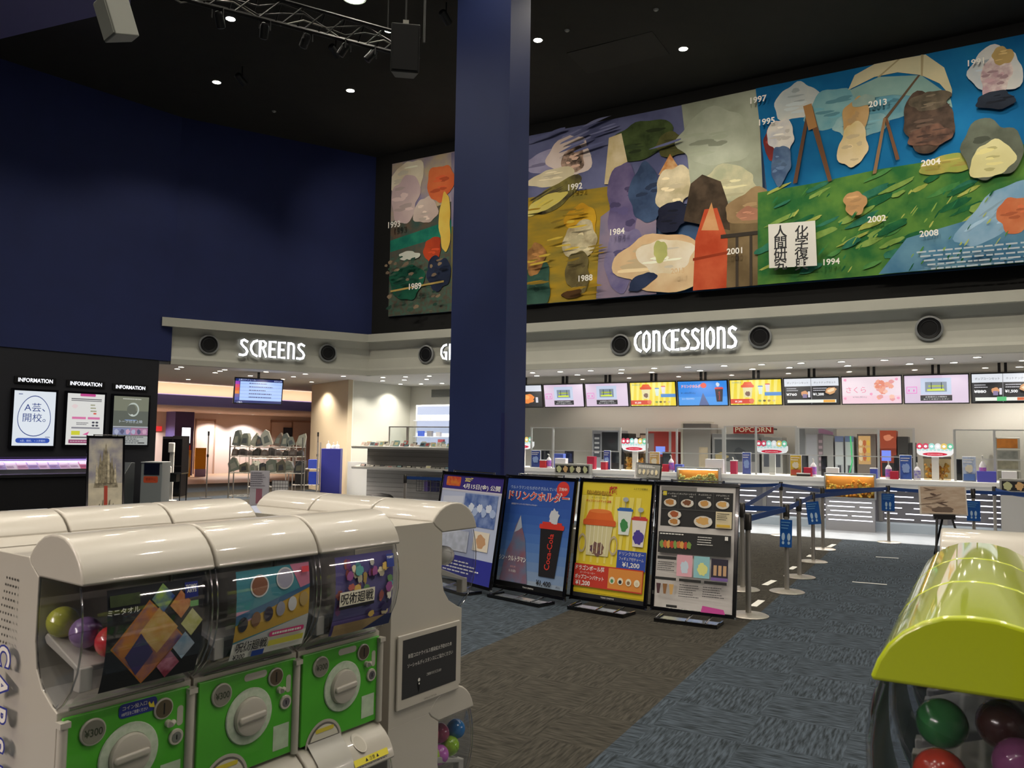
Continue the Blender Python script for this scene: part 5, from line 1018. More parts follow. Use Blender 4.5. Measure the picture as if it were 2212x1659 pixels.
# cards, bottles, registers on the counter top
def card(x0, x1, ytop, col, label, d=.05, kind=0):
    t, W, H = cbox('counter_card', label, 'card', x0, x1, ytop, d, .03, M('#cfd2d6', .5), group='upright cards on the counter')
    def fn(q, W, H):
        q.rect(.008, .008, W-.008, H-.008, M(col, .5, noise=.2, scale=12)); q.lines(.02, W-.02, H*.85, H*.1, 2, H*.04, PAPER, 3)
        if kind: q.rect(.02, .02, W-.02, H*.3, M(kind, .5)); q.blob(W*.5, H*.52, W*.28, H*.16, M('#d8d0b8', .5), 3)
        else: q.blob(W*.5, H*.45, W*.3, H*.2, M('#8fa8d8', .5), 5)
    art_on(t, W, H, fn)
card(1148, 1168, 973, '#3a4f96', 'blue upright card by the column end of the counter'); card(1304, 1319, 973, '#44509a', 'blue upright card beside the grey oven'); card(1603, 1622, 977, '#5a6ab0', 'blue upright card in the partition below the POPCORN sign')
card(1942, 1969, 983, '#3f62b4', 'blue upright card just before the golden popcorn tub'); card(2077, 2107, 986, '#b9c6dc', 'pale card with a blue cup at the frame edge of the counter', kind='#5a7ab8')
card(1403, 1425, 976, '#c9a86a', 'tan upright card between the caramel tub and the red drink machine', kind='#b98a5a'); card(1706, 1731, 983, '#d0b040', 'yellow upright card beside the second lit flavour sign', kind='#b04a3a')
def bottle(x, ytop, label, col='#e6e2e6', band='#d868b8', d=.0, r=.055):
    s, zt = CP(x, ytop, d); H = zt-CTOP; t = empty('sanitizer_bottle', label, 'bottle', cw(s, d, CTOP), A1, 'sanitizer bottles on the counter')
    MB().lathe([(r, 0), (r, H*.62), (r*.5, H*.74), (r*.35, H*.78)], (0, 0, 0), M(col, .3), 14).build('body', t, smooth=40)
    MB().lathe([(r*1.02, H*.12), (r*1.02, H*.55)], (0, 0, 0), M(band, .5, noise=.2, scale=20, h2='#7a6ac8'), 14, cap=False).build('label_band', t, smooth=40)
    MB().tube([(0, 0, H*.76), (0, 0, H*.95), (0, -r*1.1, H)], r*.22, WHITE2, 8).build('pump', t, smooth=40)
for x, y, l in ((1186, 981, 'pink banded pump bottle near the column end of the counter'), (1450, 983, 'pink banded pump bottle in front of the red drink machine'), (1584, 988, 'pink banded pump bottle near the blue card under the POPCORN sign'), (1757, 991, 'pink banded pump bottle beside the yellow card'), (1919, 996, 'pink banded pump bottle above the red napkin box'), (2122, 984, 'pink banded pump bottle at the frame edge of the counter'), (1981, 1000, 'small clear pump bottle beside the golden popcorn tub')): bottle(x, y, l, band='#d8d8d4' if x == 1981 else '#d868b8')
def register(x0, x1, ytop, label, d=.45):
    t, W, H = cbox('cash_register', label, 'register', x0, x1, ytop+ (0), d, .05, BLACK, z0=CTOP, group='cash registers on the counter')
    MB().box(-W*.3, W*.3, .05, .3, 0, .1, DGREY).build('base', t); art_on(t, W, H, lambda q, W, H: q.rect(.02, H*.35, W-.02, H-.02, M('#22242a', .2, coat=.5)), 'screen')
for a, b_, y, l in ((1168, 1186, 972, 'black register behind the first blue card'), (1220, 1238, 974, 'black register on the counter in front of the pale wall'), (1320, 1340, 974, 'black register in front of the dark oven'), (1431, 1449, 976, 'black register in front of the red drink machine'), (1731, 1745, 983, 'black register beside the yellow card'), (1773, 1786, 984, 'black register in front of the water tanks'), (1930, 1942, 984, 'black register before the blue card by the golden tub'), (1968, 1981, 986, 'black register behind the golden tub'), (2063, 2077, 990, 'black register behind the pale blue cup card')): register(a, b_, y, l)
def small_box(x0, x1, ytop, col, name, label, cat, d=-.02, dep=.14, lid=None):
    t, W, H = cbox(name, label, cat, x0, x1, ytop, d, dep, M(col, .5)); 
    if lid: MB().box(-W/2-.004, W/2+.004, -.004, dep+.004, H, H+.02, M(lid, .5)).build('lid', t)
small_box(1735, 1753, 1010, '#b8283e', 'napkin_box', 'red napkin box beside the white paper tray before the orange popcorn case', 'box', -.1); small_box(1921, 1939, 1018, '#b8283e', 'napkin_box', 'red napkin box at the clear partition after the orange popcorn case', 'box', -.1)
small_box(1268, 1284, 986, '#b02a48', 'napkin_box', 'red napkin box in the partition nearest the column', 'box'); small_box(1427, 1443, 1003, '#b8283e', 'napkin_box', 'red napkin box behind the tilted menu easel', 'box', -.1)
small_box(1166, 1179, 995, '#c83a3a', 'straw_box', 'red and white straw box near the column end of the counter', 'box', -.1, lid='#f0eeee'); small_box(1298, 1309, 998, '#c83a4a', 'straw_box', 'red and white straw box beside the grey oven', 'box', -.1, lid='#f0eeee'); small_box(1577, 1590, 996, '#c03a5a', 'straw_box', 'red and white straw box beside the paper tray', 'box', -.1, lid='#f0eeee')
small_box(1199, 1222, 990, '#eceaf0', 'paper_tray', 'white paper card lying in front of the first partition', 'tray', -.1); small_box(1523, 1562, 992, '#e4e4ea', 'paper_tray', 'wide white paper tray above the green popcorn case', 'tray'); small_box(1783, 1810, 1010, '#f0eef0', 'paper_tray', 'white paper card above the orange popcorn case', 'tray', -.1); small_box(2162, 2195, 1018, '#f2f0f2', 'paper_tray', 'white paper card above the framed food strip at the frame edge', 'tray', -.1)
small_box(1457, 1474, 1003, '#5a68c0', 'wipe_pack', 'blue pack on the counter behind the tilted menu easel', 'pack', -.08); small_box(1878, 1893, 1013, '#4a58b8', 'wipe_pack', 'blue pack with white top above the orange popcorn case', 'pack', -.1, lid='#e8e8f0'); small_box(2108, 2150, 1018, '#5a5ac0', 'wipe_pack', 'long violet blue pack beside the pink bottle at the frame edge', 'pack', -.06); small_box(1197, 1217, 980, '#5a6cc0', 'wipe_pack', 'blue pack in the partition nearest the column', 'pack', .2)
small_box(1720, 1749, 1024, '#3a3230', 'receipt_tray', 'dark tray with white slip at the counter edge before the orange case', 'tray', -.12, lid='#e6e4e0')
# equipment along the far wall
BD = DBACK-.75; BZ = .9
def eq(x0, x1, y0, col, name, label, cat, parts=None, z0=BZ, dep=.55, m=None):
    t, W, H = cbox(name, label, cat, x0, x1, y0, BD, dep, m or M(col, .4), z0=z0, bevel=.012)
    if parts: art_on(t, W, H, parts, 'front')
    return t, W, H
D1 = M('#2a2c30', .3, coat=.4); D2 = M('#5a5e66', .3)
eq(1279, 1340, 929, '#a9acb2', 'warming_oven', 'grey warming oven with dark glass behind the first lit flavour sign', 'oven', lambda q, W, H: (q.rect(W*.35, H*.25, W*.92, H*.95, D1), q.rect(W*.06, H*.3, W*.3, H*.9, D2), [q.rect(W*.09, H*(.4+.12*i), W*.26, H*(.45+.12*i), M('#d8d8dc', .4)) for i in range(4)]))
eq(1342, 1358, 936, '#141416', 'coffee_machine', 'tall black coffee machine beside the grey oven', 'machine', lambda q, W, H: q.rect(W*.2, H*.5, W*.8, H*.7, D2)); eq(1358, 1378, 945, '#26262a', 'coffee_machine', 'short black coffee machine next to the tall one', 'machine', lambda q, W, H: q.rect(W*.2, H*.5, W*.8, H*.7, D2))
eq(1382, 1398, 936, '#4a3c34', 'drink_poster_box', 'narrow box with a food photo beside the red drink machine', 'box', lambda q, W, H: (q.rect(W*.1, H*.5, W*.9, H*.95, M('#d0b49a', .5)), q.blob(W*.5, H*.7, W*.25, H*.1, M('#b9603a', .5), 2)))
eq(1400, 1460, 932, '#a83c34', 'drink_machine', 'red drink machine with a small blue screen, nearest the grey door', 'machine', lambda q, W, H: (q.rect(W*.0, 0, W*.22, H*.95, M('#8c7a78', .4)), q.rect(W*.28, H*.42, W*.62, H*.62, E('#7f96f0', 1.2)), q.rect(W*.3, H*.05, W*.7, H*.36, M('#3a2a2a', .4)), q.rect(W*.75, 0, W*.84, H, M('#b9b4b2', .3))))
t, W, H = eq(1476, 1535, 915, '#a09c96', 'service_door', 'grey service door with a small window behind the counter', 'door', lambda q, W, H: (q.rect(W*.58, H*.46, W*.9, H*.72, M('#c8b89a', .5)), q.rect(W*.64, H*.5, W*.86, H*.7, E('#d8c09a', .6))), z0=.0, dep=.7); MB().box(-W/2-.06, W/2+.08, -.02, .04, H, H+.05, M('#e2dccb', .5)).box(-W/2-.06, -W/2, -.02, .04, 0, H, M('#c9c4b4', .5)).build('frame', t)
eq(1538, 1640, 937, '#a9aaa8', 'popcorn_machine', 'wide steel popcorn machine under the red POPCORN sign', 'machine', lambda q, W, H: (q.rect(W*.06, H*.3, W*.94, H*.85, M('#6a6e70', .3, .4)), q.blob(W*.2, H*.4, W*.14, H*.12, M('#b8a878', .6), 2), q.blob(W*.6, H*.5, W*.14, H*.14, M('#4a4e52', .3), 4), q.rect(W*.04, H*.86, W*.96, H*.9, M('#d0d0ce', .3))), m=M('#b2b2b0', .3, .5))
s0, zt = CP(1584, 921, BD-.05); s1, zb = CP(1670, 937, BD-.05); t = empty('popcorn_sign', 'red sign with pale POPCORN lettering above the steel popcorn machine', 'sign', cw((s0+s1)/2, BD-.05, zb), A1); MB().box(-(s1-s0)/2, (s1-s0)/2, 0, .06, 0, zt-zb+.02, M('#b02a22', .5)).build('plate', t); q = MB(Matrix.Translation((0, -.002, .04)) @ FRONT); q.text('POPCORN', 0, 0, (zt-zb)*.95, M('#f0d8b0', .5, em=.6), fit=(s1-s0)*.9, bold=.01); q.build('lettering', t); MB().box(-(s1-s0)/2+.05, -(s1-s0)/2+.09, .06, .72, .1, .14, DGREY).box((s1-s0)/2-.09, (s1-s0)/2-.05, .06, .72, .1, .14, DGREY).build('bracket', t)
eq(1645, 1690, 944, '#b6b4ae', 'work_table_hood', 'pale steel hood between the popcorn machine and the tall fridge', 'hood', lambda q, W, H: q.rect(W*.1, H*.2, W*.9, H*.7, D2))
eq(1722, 1800, 923, '#b2b2b0', 'tall_fridge', 'tall grey fridge with a pale mauve top behind the yellow card', 'fridge', lambda q, W, H: (q.rect(W*.04, 0, W*.22, H*.98, M('#8c8e90', .4)), q.rect(W*.25, 0, W*.55, H*.85, M('#c4c6cc', .4)), q.rect(W*.58, H*.1, W*.72, H*.86, M('#8a8084', .4)), q.poly([(W*.6, H), (W, H*.9), (W, H*.84), (W*.6, H*.88)], M('#b88aa8', .5)), [q.rect(W*.6, H*(.2+.12*i), W*.7, H*(.26+.12*i), M('#c8b0b8', .4)) for i in range(5)]))
for i, x in enumerate((1803, 1825)): 
    t, W, H = eq(x, x+19, 942, '#c9ccd0', 'water_tank', ['clear drink tank with blue top behind the counter', 'clear drink tank with a bright green stirring tube'][i], 'tank', lambda q, W, H: (q.rect(W*.1, H*.3, W*.9, H*.85, M('#dfe6e8', .2)), q.rect(0, H*.86, W, H, M('#8a9ac8', .4)), q.rect(W*.3, H*.1, W*.7, H*.28, D2)))
MB().tube([(.0, -.03, .1), (.06, -.04, .35), (.03, -.03, H)], .014, M('#58e68a', .3, em=.8), 8).build('tube', t, smooth=40)
eq(1851, 1892, 937, '#8c8076', 'lit_food_board', 'board with glowing food photos left of the second red machine'.replace('left of', 'beside'), 'board', lambda q, W, H: (q.rect(W*.08, H*.3, W*.72, H*.95, E('#d8a86a', .9)), [q.blob(W*(.2+.2*(i % 3)), H*(.45+.17*(i//3)), W*.1, H*.07, E(['#f0d0a0', '#c86a3a', '#e8b84a'][i % 3], .9), i) for i in range(9)]))
eq(1901, 1936, 930, '#a84a34', 'drink_machine', 'red drink machine with glowing orange top and blue screen beside grey grinders', 'machine', lambda q, W, H: (q.rect(0, H*.62, W, H, E('#d85a34', .5)), q.blob(W*.5, H*.85, W*.3, H*.06, E('#f0906a', .8), 2), q.rect(W*.08, H*.36, W*.66, H*.58, E('#7a90f4', 1.2)), q.rect(W*.1, H*.05, W*.9, H*.32, D1)))
eq(1938, 1962, 943, '#4c4a48', 'grinder', 'tall dark grinder beside the second red machine', 'grinder', lambda q, W, H: q.rect(W*.2, H*.3, W*.8, H*.6, D1)); eq(1962, 1977, 956, '#3c3a3a', 'grinder', 'short dark grinder at the partition edge', 'grinder', lambda q, W, H: q.rect(W*.2, H*.3, W*.8, H*.6, D1))
def rack_():
    t, W, H = eq(2152, 2203, 945, '#b8b4a8', 'storage_shelf', 'pale storage shelf with an orange box on its top tier at the frame edge', 'shelf'); 
    art_on(t, W, H, lambda q, W, H: (q.rect(W*.02, H*.76, W*.9, H*.97, M('#c87a2c', .5, noise=.2, scale=6)), [q.rect(W*.03, H*(.06+.23*i), W*.9, H*(.24+.23*i), M(['#8f8c7c', '#98927c', '#8a8a82'][i], .5, noise=.25, scale=7)) for i in range(3)], [q.rect(0, H*(.0+.24*i), W, H*(.03+.24*i), M('#e0dccc', .5)) for i in range(4)]), 'front')
rack_()
# tilted menu easel in the queue
def menu_easel():
    p = fl(1398, 1150); t = empty('menu_easel', 'small tilted easel with a dark framed food menu behind the yellow poster stand', 'easel', p, -.25)
    T = Matrix.Translation((0, 0, .96)) @ Matrix.Rotation(-.5, 4, 'X') @ Matrix.Rotation(.06, 4, 'Y'); MB(T).box(-.24, .24, 0, .02, 0, .32, BLACKG).build('frame', t)
    q = MB(T @ Matrix.Translation((-.21, -.002, .03)) @ FRONT); q.EPS = .0008; q.rect(0, 0, .42, .26, M('#77766f', .4)); q.lines(.03, .4, .22, .03, 2, .012, PAPER, 2)
    for i in range(5): q.blob(.06+.075*i, .1, .025, .05, M(['#c9c0a8', '#d8c89a', '#b0a48a'][i % 3], .5), i)
    q.build('menu', t); MB().tube([(0, .02, .98), (0, .02, .02)], .018, BLACK, 8).lathe([(.16, 0), (.16, .015), (.03, .02)], (0, .02, 0), BLACK, 20).build('post', t, smooth=40)
menu_easel()
# ------------------------------------------------------------------ gift shop
def gift():
    ang = A1; a = fl(795, 1083); c = fl(1060, 1100); s0 = (a-CC).dot(E1); d0 = (a-CC).dot(N1)
    sx = lambda x: CP(x, 1000, d0)[0]; zz = lambda y, x=880: CP(x, y, d0)[1]
    x0 = sx(793); L = sx(1040)-x0; t = empty('display_gondola', 'grey slatted gift gondola with two sloping shelves of goods beside the blue column', 'shelf', cw(x0, d0), A1)
    G = M('#8d8b88', .5); zt = zz(968); zm = zz(1013)
    b = MB().box(0, L, 0, .5, 0, zt, G); 
    for i in range(12): b.box(0, L, -.004, 0, .06+i*zt/12.5, .066+i*zt/12.5, M('#5c5a58', .6))
    b.build('slat_body', t)
    for nm, z, dp in (('shelf', zt, .36), ('shelf', zm, .34)): MB().prismx([(0, z+.02), (dp, z-.03), (dp+.02, z-.0), (dp+.02, z+.03), (dp, z+.02), (0, z+.08)], -.22, L, M('#a9a7a0', .45)).build(nm, t, bevel=.004)
    rg = random.Random(12); n = 0
    pal = ['#d8d4c4', '#8fb3ae', '#d6cf9a', '#c8a89a', '#b04a4a', '#e0ddd0', '#6a8f9a', '#3a3a3c', '#c9c4b0', '#9a9a94']
    for row, (z, cnt, dp) in enumerate(((zt+.03, 22, .2), (zm+.03, 12, .2), (zt+.06, 12, .02))):
        for i in range(cnt):
            x = -.1+(L+.0)*(i+.5)/cnt; w = rg.uniform(.05, .075)*(1 if row != 1 else 1.2); h = rg.uniform(.06, .16) if row != 1 else rg.uniform(.03, .08); col = pal[(i*3+row) % 10] if row != 1 else ['#1e1e20', '#2c2a28', '#3c3a38', '#c8c4b8'][i % 4]
            q = MB(Matrix.Rotation(-.5, 4, 'X')).box(-w, w, -.01, .012, 0, h, M(col, .5)).rect(0, 0, 0, 0, INK) if False else MB(Matrix.Rotation(-.5, 4, 'X')).box(-w, w, -.012, .012, 0, h, M(col, .5)).box(-w*.7, w*.7, -.0135, -.012, h*.3, h*.8, M(pal[(i*7+3) % 10], .5))
            o = q.build('gift_item', loc=cw(x0+x, d0-dp+rg.uniform(-.03, .03), z), rz=A1+rg.uniform(-.2, .2)); n += 1
            tag(o, ['small leaning souvenir on the top gondola shelf', 'small dark souvenir on the middle gondola shelf', 'small souvenir at the back of the top gondola shelf'][row], 'souvenir', ['souvenirs on the top gondola shelf', 'dark souvenirs on the middle gondola shelf', 'souvenirs at the back of the gondola top'][row])
    # black bags and a wire basket on the floor in front
    for i, (px, py, r, c_, l) in enumerate(((822, 1092, .3, '#1c1b1c', 'heap of black bags at the foot of the gift gondola'), (850, 1098, .16, '#b9b4a6', 'pale folded bag beside the black bags'))):
        p = fl(px, py); b = MB().lathe([(r*.2, 0), (r, .02), (r*.95, r*.5), (r*.6, r*.9), (r*.1, r*1.0)], (0, 0, 0), M(c_, .6, noise=.3, scale=8), 14, sx=1.5); o = b.build('bag', loc=p, smooth=60, rz=A1); tag(o, l, 'bag')
    t2 = empty('wire_basket', 'wire basket with purple goods hanging on the gondola face', 'basket', cw(sx(912), d0-.22, zz(1060, 912)), A1); b = MB(); W = sx(962)-sx(912); H = zz(1028, 930)-zz(1060, 930)
    for i in range(9): b.tube([(W*i/8, 0, 0), (W*i/8, 0, H)], .005, DGREY, 5)
    for i in range(4): b.tube([(0, 0, H*i/3), (W, 0, H*i/3)], .005, DGREY, 5)
    for x in (0, W): b.tube([(x, 0, 0), (x, .22, 0)], .006, DGREY, 5)
    b.build('wires', t2); MB().box(W*.3, W*.45, .03, .13, .005, H*.7, M('#5a4a8a', .6)).box(W*.6, W*.85, .03, .15, .005, H*.85, M('#2a2a52', .6)).build('goods', t2)
    # acrylic screen and lit wall case behind
    dB = DBACK-.5; t3 = empty('lit_display_case', 'glowing white wall case with blue and grey goods behind the gift gondola', 'display case', cw(CP(893, 950, dB)[0], dB, 0), A1)
    W = CP(1010, 950, dB)[0]-CP(893, 950, dB)[0]; zb = CP(920, 962, dB)[1]; ztp = CP(920, 874, dB)[1]
    MB().box(0, W, .1, .48, 0, ztp, M('#d8dae0', .5)).build('cabinet', t3); q = MB(Matrix.Translation((0, .099, 0)) @ FRONT); H = ztp-zb; q.rect(.05, zb, W-.05, ztp-.05, E('#c6d0ea', 1.0)); q.rect(.05, zb+H*.62, W-.05, zb+H*.75, E('#f4f6ff', 2.5)); q.rect(.05, zb+H*.22, W-.05, zb+H*.3, E('#f4f6ff', 2)); q.build('light_panel', t3)
    b = MB(); [b.box(.02, W, -.05, .1, zb+H*k, zb+H*k+.02, M('#e8eaf0', .4)) for k in (.2, .6, .0)]; b.build('glass_shelf', t3)
    for i, (u, k, w, h, c_) in enumerate(((.28, .32, .2, .3, '#3a5cc8'), (.62, .32, .18, .3, '#8f8a8c'), (.95, .3, .16, .24, '#c9c2c4'), (.3, .04, .16, .14, '#b9c4dc'), (.7, .04, .2, .12, '#d8d0d4'), (1.05, .03, .2, .3, '#b04a52'), (.25, .7, .14, .2, '#c8d8c0'), (.6, .7, .14, .18, '#d8dcc8'))):
        if u < W: tag(MB().box(-w/2, w/2, 0, .1, 0, h*.55, M(c_, .5)).build('boxed_gift', loc=cw(CP(893, 950, dB)[0]+u, dB-.03, zb+H*(.222 if k > .1 and k < .6 else k*.0+.022 if k < .1 else .622)), rz=A1), ['blue boxed gift in the glowing case', 'grey boxed gift in the glowing case', 'pale boxed gift in the glowing case near the column', 'light blue small box low in the glowing case', 'whitish small box low in the glowing case', 'red box low in the glowing case', 'pale green box high in the glowing case', 'cream box high in the glowing case'][i], 'gift box')
    P = cw(CP(932, 875, DBACK-.02)[0], DBACK-.02, CP(932, 858, DBACK)[1]); t4 = empty('air_vent', 'grey slotted air vent high on the gift shop wall', 'vent', P, A1); b = MB().box(0, 1.6, -.02, .015, 0, .24, M('#6a6b68', .5)); b.build('frame', t4); b = MB(); [b.box(.03, 1.57, -.03, -.02, .03+.04*i, .045+.04*i, M('#4a4b4a', .5)) for i in range(5)]; b.build('slats', t4)
    dC = d0+.62; t5 = empty('gift_partition', 'clear framed partition standing on the gift counter before the white wall', 'partition', cw(CP(840, 950, dC)[0], dC, 0), A1); W = CP(1000, 950, dC)[0]-CP(840, 950, dC)[0]; zp = CP(840, 921, dC)[1]
    MB().box(0, W, .0, .6, 0, 1.0, M('#dcdcd8', .5)).build('counter', t5); MB().box(0, W, -.003, .003, 1.0, zp, clear('#f6f8f8', .98, .01, .03, .12)).build('pane', t5); q = MB(); q.box(0, W, -.012, .012, zp-.025, zp, STEEL).box(0, .025, -.012, .012, 1.0, zp, STEEL); u = CP(880, 950, dC)[0]-CP(840, 950, dC)[0]; q.box(u-.03, u+.03, -.012, .012, 1.0, zp, STEEL).build('frame', t5)
    # low white panel by the pillar, and the blue bin
    p = fl(776, 1076); tag(MB().box(-.45, .45, 0, .08, 0, .98, M('#c9cbc8', .5)).build('low_panel', loc=p, rz=A1), 'low pale grey panel between the pillar and the gift gondola', 'panel')
    p = fl(712, 1074); t6 = empty('blue_pedestal', 'tall dark blue pedestal box with white pump bottles on top', 'pedestal', p, .1); w = 41/1725*22.1; z = 1.6-(969-948)/1725*22.1+.0
    MB().box(-w/2, w/2, 0, w, 0, z, M('#23277a', .5)).build('box', t6, bevel=.01)
    for i, (x, h, c_) in enumerate(((-.12, .14, '#e6e6e2'), (.02, .1, '#d0d4d0'), (.13, .12, '#dcdcd6'))):
        tt = empty('pump_bottle', ['tallest white pump bottle on the blue pedestal', 'squat pale bottle in the middle of the blue pedestal', 'white bottle at the gift shop edge of the blue pedestal'][i], 'bottle', p+Vector((x, .2, z)), .1, None); MB().lathe([(.06, 0), (.06, h*.7), (.025, h)], (0, 0, 0), M(c_, .4), 12).build('body', tt, smooth=40); MB().tube([(0, 0, h), (0, 0, h+.06), (0, -.05, h+.07)], .012, WHITE2, 8).build('pump', tt)
gift()
# ------------------------------------------------------------------ corridor
def corridor():
    def cp(x, y, d): p = pl(x, y, BK0+nb*d, AB); return p
    # violet column with a lit poster
    d = DB-1.2; a, c = cp(379, 900, d), cp(420, 900, d); W = (Vector((c.x, c.y, 0))-Vector((a.x, a.y, 0))).length; a.z = 0
    struct(MB().box(0, W, 0, .8, 0, 2.62, M('#41386e', .6)).build('column_corridor', loc=a, rz=AB))
    a, c = cp(391, 958, d-.03), cp(413, 923, d-.03); W = (Vector((c.x-a.x, c.y-a.y, 0))).length; t = empty('lit_poster', 'bright white lit panel on the violet corridor column', 'panel', a, AB); MB().box(0, W, 0, .03, 0, c.z-a.z, DGREY).build('frame', t); q = MB(Matrix.Translation((0, -.001, 0)) @ FRONT); q.rect(.02, .02, W-.02, c.z-a.z-.02, E('#f6f2ff', 2.2)); q.k = .002; q.lines(.1, W-.1, (c.z-a.z)*.9, .08, 1, .03, E('#9a94b0', .8), 2); q.build('screen', t)
    a, c = cp(388, 974, d-.05), cp(411, 962, d-.05); tag(MB().box(0, (Vector((c.x-a.x, c.y-a.y, 0))).length, 0, .04, 0, c.z-a.z, M('#b83030', .5)).build('red_sign', loc=a, rz=AB), 'red sign below the white lit panel on the violet column', 'sign')
    a, c = cp(341, 931, DB-.06), cp(350, 921, DB-.06); tag(MB().box(-.4, (Vector((c.x-a.x, c.y-a.y, 0))).length, 0, .05, 0, c.z-a.z, M('#d02a2a', .5, em=1.2)).build('exit_light', loc=a, rz=AB), 'small glowing red sign on the corridor wall beside the dark panel', 'sign')
    # yellow standee
    d2 = DB-2.2; a, c = cp(389, 1020, d2), cp(413, 973, d2); W = (Vector((c.x-a.x, c.y-a.y, 0))).length; a.z = 0.012; t = empty('cutout_standee', 'yellow and blue cardboard standee at the foot of the violet column', 'standee', a, AB); H = c.z
    MB().box(0, W, 0, .03, 0, H, M('#e0a83a', .6, noise=.15, scale=5, h2='#f0c050')).build('board', t); q = MB(Matrix.Translation((0, -.001, 0)) @ FRONT); q.EPS = .001; q.blob(W*.3, H*.75, W*.22, H*.16, M('#e8b84a', .6), 2); q.rect(W*.5, 0, W*.75, H*.45, M('#3a3a6a', .6)); q.blob(W*.8, H*.5, W*.12, H*.3, M('#d8d0b0', .6), 4); q.build('print', t)
    a, c = cp(420, 1022, d2), cp(445, 990, d2); W = (Vector((c.x-a.x, c.y-a.y, 0))).length; a.z = 0.012; t = empty('cutout_standee', 'second yellow standee in front of the corridor door', 'standee', a, AB); MB().box(0, W, 0, .03, 0, 1.15, M('#e8a428', .6)).box(0, W, -.02, 0, 0, .3, M('#a89ac8', .6)).build('board', t)
    # doors on the far wall
    for i, (x0, x1, yt, l) in enumerate(((421, 459, 909, 'door_1'), (583, 627, 912, 'door_2'), (629, 690, 913, 'door_3'))):
        a, c = cp(x0, 1020, DB-.03), cp(x1, 1020, DB-.03); zt = cp((x0+x1)/2, yt, DB).z; W = (Vector((c.x-a.x, c.y-a.y, 0))).length; a.z = .012; o = MB().box(0, W, 0, .03, 0, zt-.012, M('#d2bdb2', .55)).box(-.06, 0, -.02, .03, 0, zt+.06, M('#a88a78', .6)).box(W, W+.06, -.02, .03, 0, zt+.06, M('#a88a78', .6)).box(-.06, W+.06, -.02, .03, zt, zt+.07, M('#a88a78', .6)).build(l, loc=a, rz=AB); struct(o)
    a, c = cp(612, 963, DB-.08), cp(632, 924, DB-.08); tag(MB().box(0, (Vector((c.x-a.x, c.y-a.y, 0))).length, 0, .04, 0, c.z-a.z, M('#343a48', .4)).build('wall_poster', loc=a, rz=AB), 'dark grey poster panel on the corridor doors behind the racks', 'poster')
    a, c = cp(646, 955, DB-.08), cp(655, 941, DB-.08); W = (Vector((c.x-a.x, c.y-a.y, 0))).length; H = c.z-a.z; t = empty('restroom_sign', 'small square pictogram sign on the far corridor door', 'sign', a, AB); MB().box(0, W, 0, .03, 0, H, M('#4a3a34', .5)).box(W*.15, W*.85, -.004, 0, H*.15, H*.85, M('#d8bca6', .5)).box(W*.35, W*.65, -.007, -.004, H*.35, H*.65, M('#4a3a34', .5)).build('plate', t)
    # monitor hanging from the ceiling, below the SCREENS letters
    Pm = KP+Vector((-math.sin(A3), math.cos(A3), 0))*1.0; a, c = pl(503, 871, Pm, A3), pl(609, 876, Pm, A3); zt = pl(556, 817, Pm, A3).z; zb = (a.z+c.z)/2; W = (Vector((c.x-a.x, c.y-a.y, 0))).length; H = zt-zb; m = (a+c)/2; m.z = zb
    t = empty('hanging_monitor', 'hanging monitor with a blue timetable below the SCREENS sign', 'monitor', m, A3); T = Matrix.Rotation(math.radians(8), 4, 'X'); MB(T).box(-W/2, W/2, .002, .07, 0, H, BLACK).build('bezel', t, bevel=.01); MB().box(-.03, .03, 0, .05, H*.9, 3.33-zb, BLACK).build('bracket', t)
    q = MB(T @ Matrix.Translation((-W/2, .0, 0)) @ FRONT); q.EPS = .0006; q.rect(.03, .03, W-.03, H-.03, E('#1a2a70', .9)); q.rect(W*.12, H*.14, W-.03, H*.86, E('#a8c4f4', 1.1)); 
    for i, h in enumerate(('#a03ac0', '#e03a6a', '#e8502a', '#e8882a', '#6a5aa0', '#4a5ab0')): q.rect(.03, H*(.74-.12*i), W*.11, H*(.86-.12*i), E(h, .9))
    q.text('上映スケジュール', W*.25, H*.89, H*.08, E('#d8e4ff')); q.text('本日の上映', W*.88, H*.89, H*.06, E('#d8e4ff'))
    for i in range(5): q.rect(W*.12, H*(.25+.13*i), W-.03, H*(.26+.13*i), E('#6a8ad8')); q.lines(W*.3, W*.8, H*(.77-.13*i), .1, 1, H*.04, E('#3a4a80'), i)
    q.text('ご案内', W*.12, H*.045, H*.07, E('#e8ecff')); q.build('screen', t)
corridor()
def wire_rack(p, ang, W, D, H, label, tiers, cat='wire rack', wheels=True):
    t = empty('wire_rack', label, cat, p, ang); R = .016; z0 = .0
    for x in (0, W):
        for y in (0, D): MB().tube([(x, y, 0), (x, y, H)], R, STEEL, 8).build('upright', t, smooth=40)
    for z in tiers:
        b = MB()
        for y in (0, D): b.tube([(0, y, z), (W, y, z)], .01, STEEL, 6)
        for x in (0, W): b.tube([(x, 0, z), (x, D, z)], .01, STEEL, 6)
        for i in range(1, 10): b.tube([(W*i/10, 0, z), (W*i/10, D, z)], .005, STEEL, 5)
        b.build('wire_shelf', t)
    return t
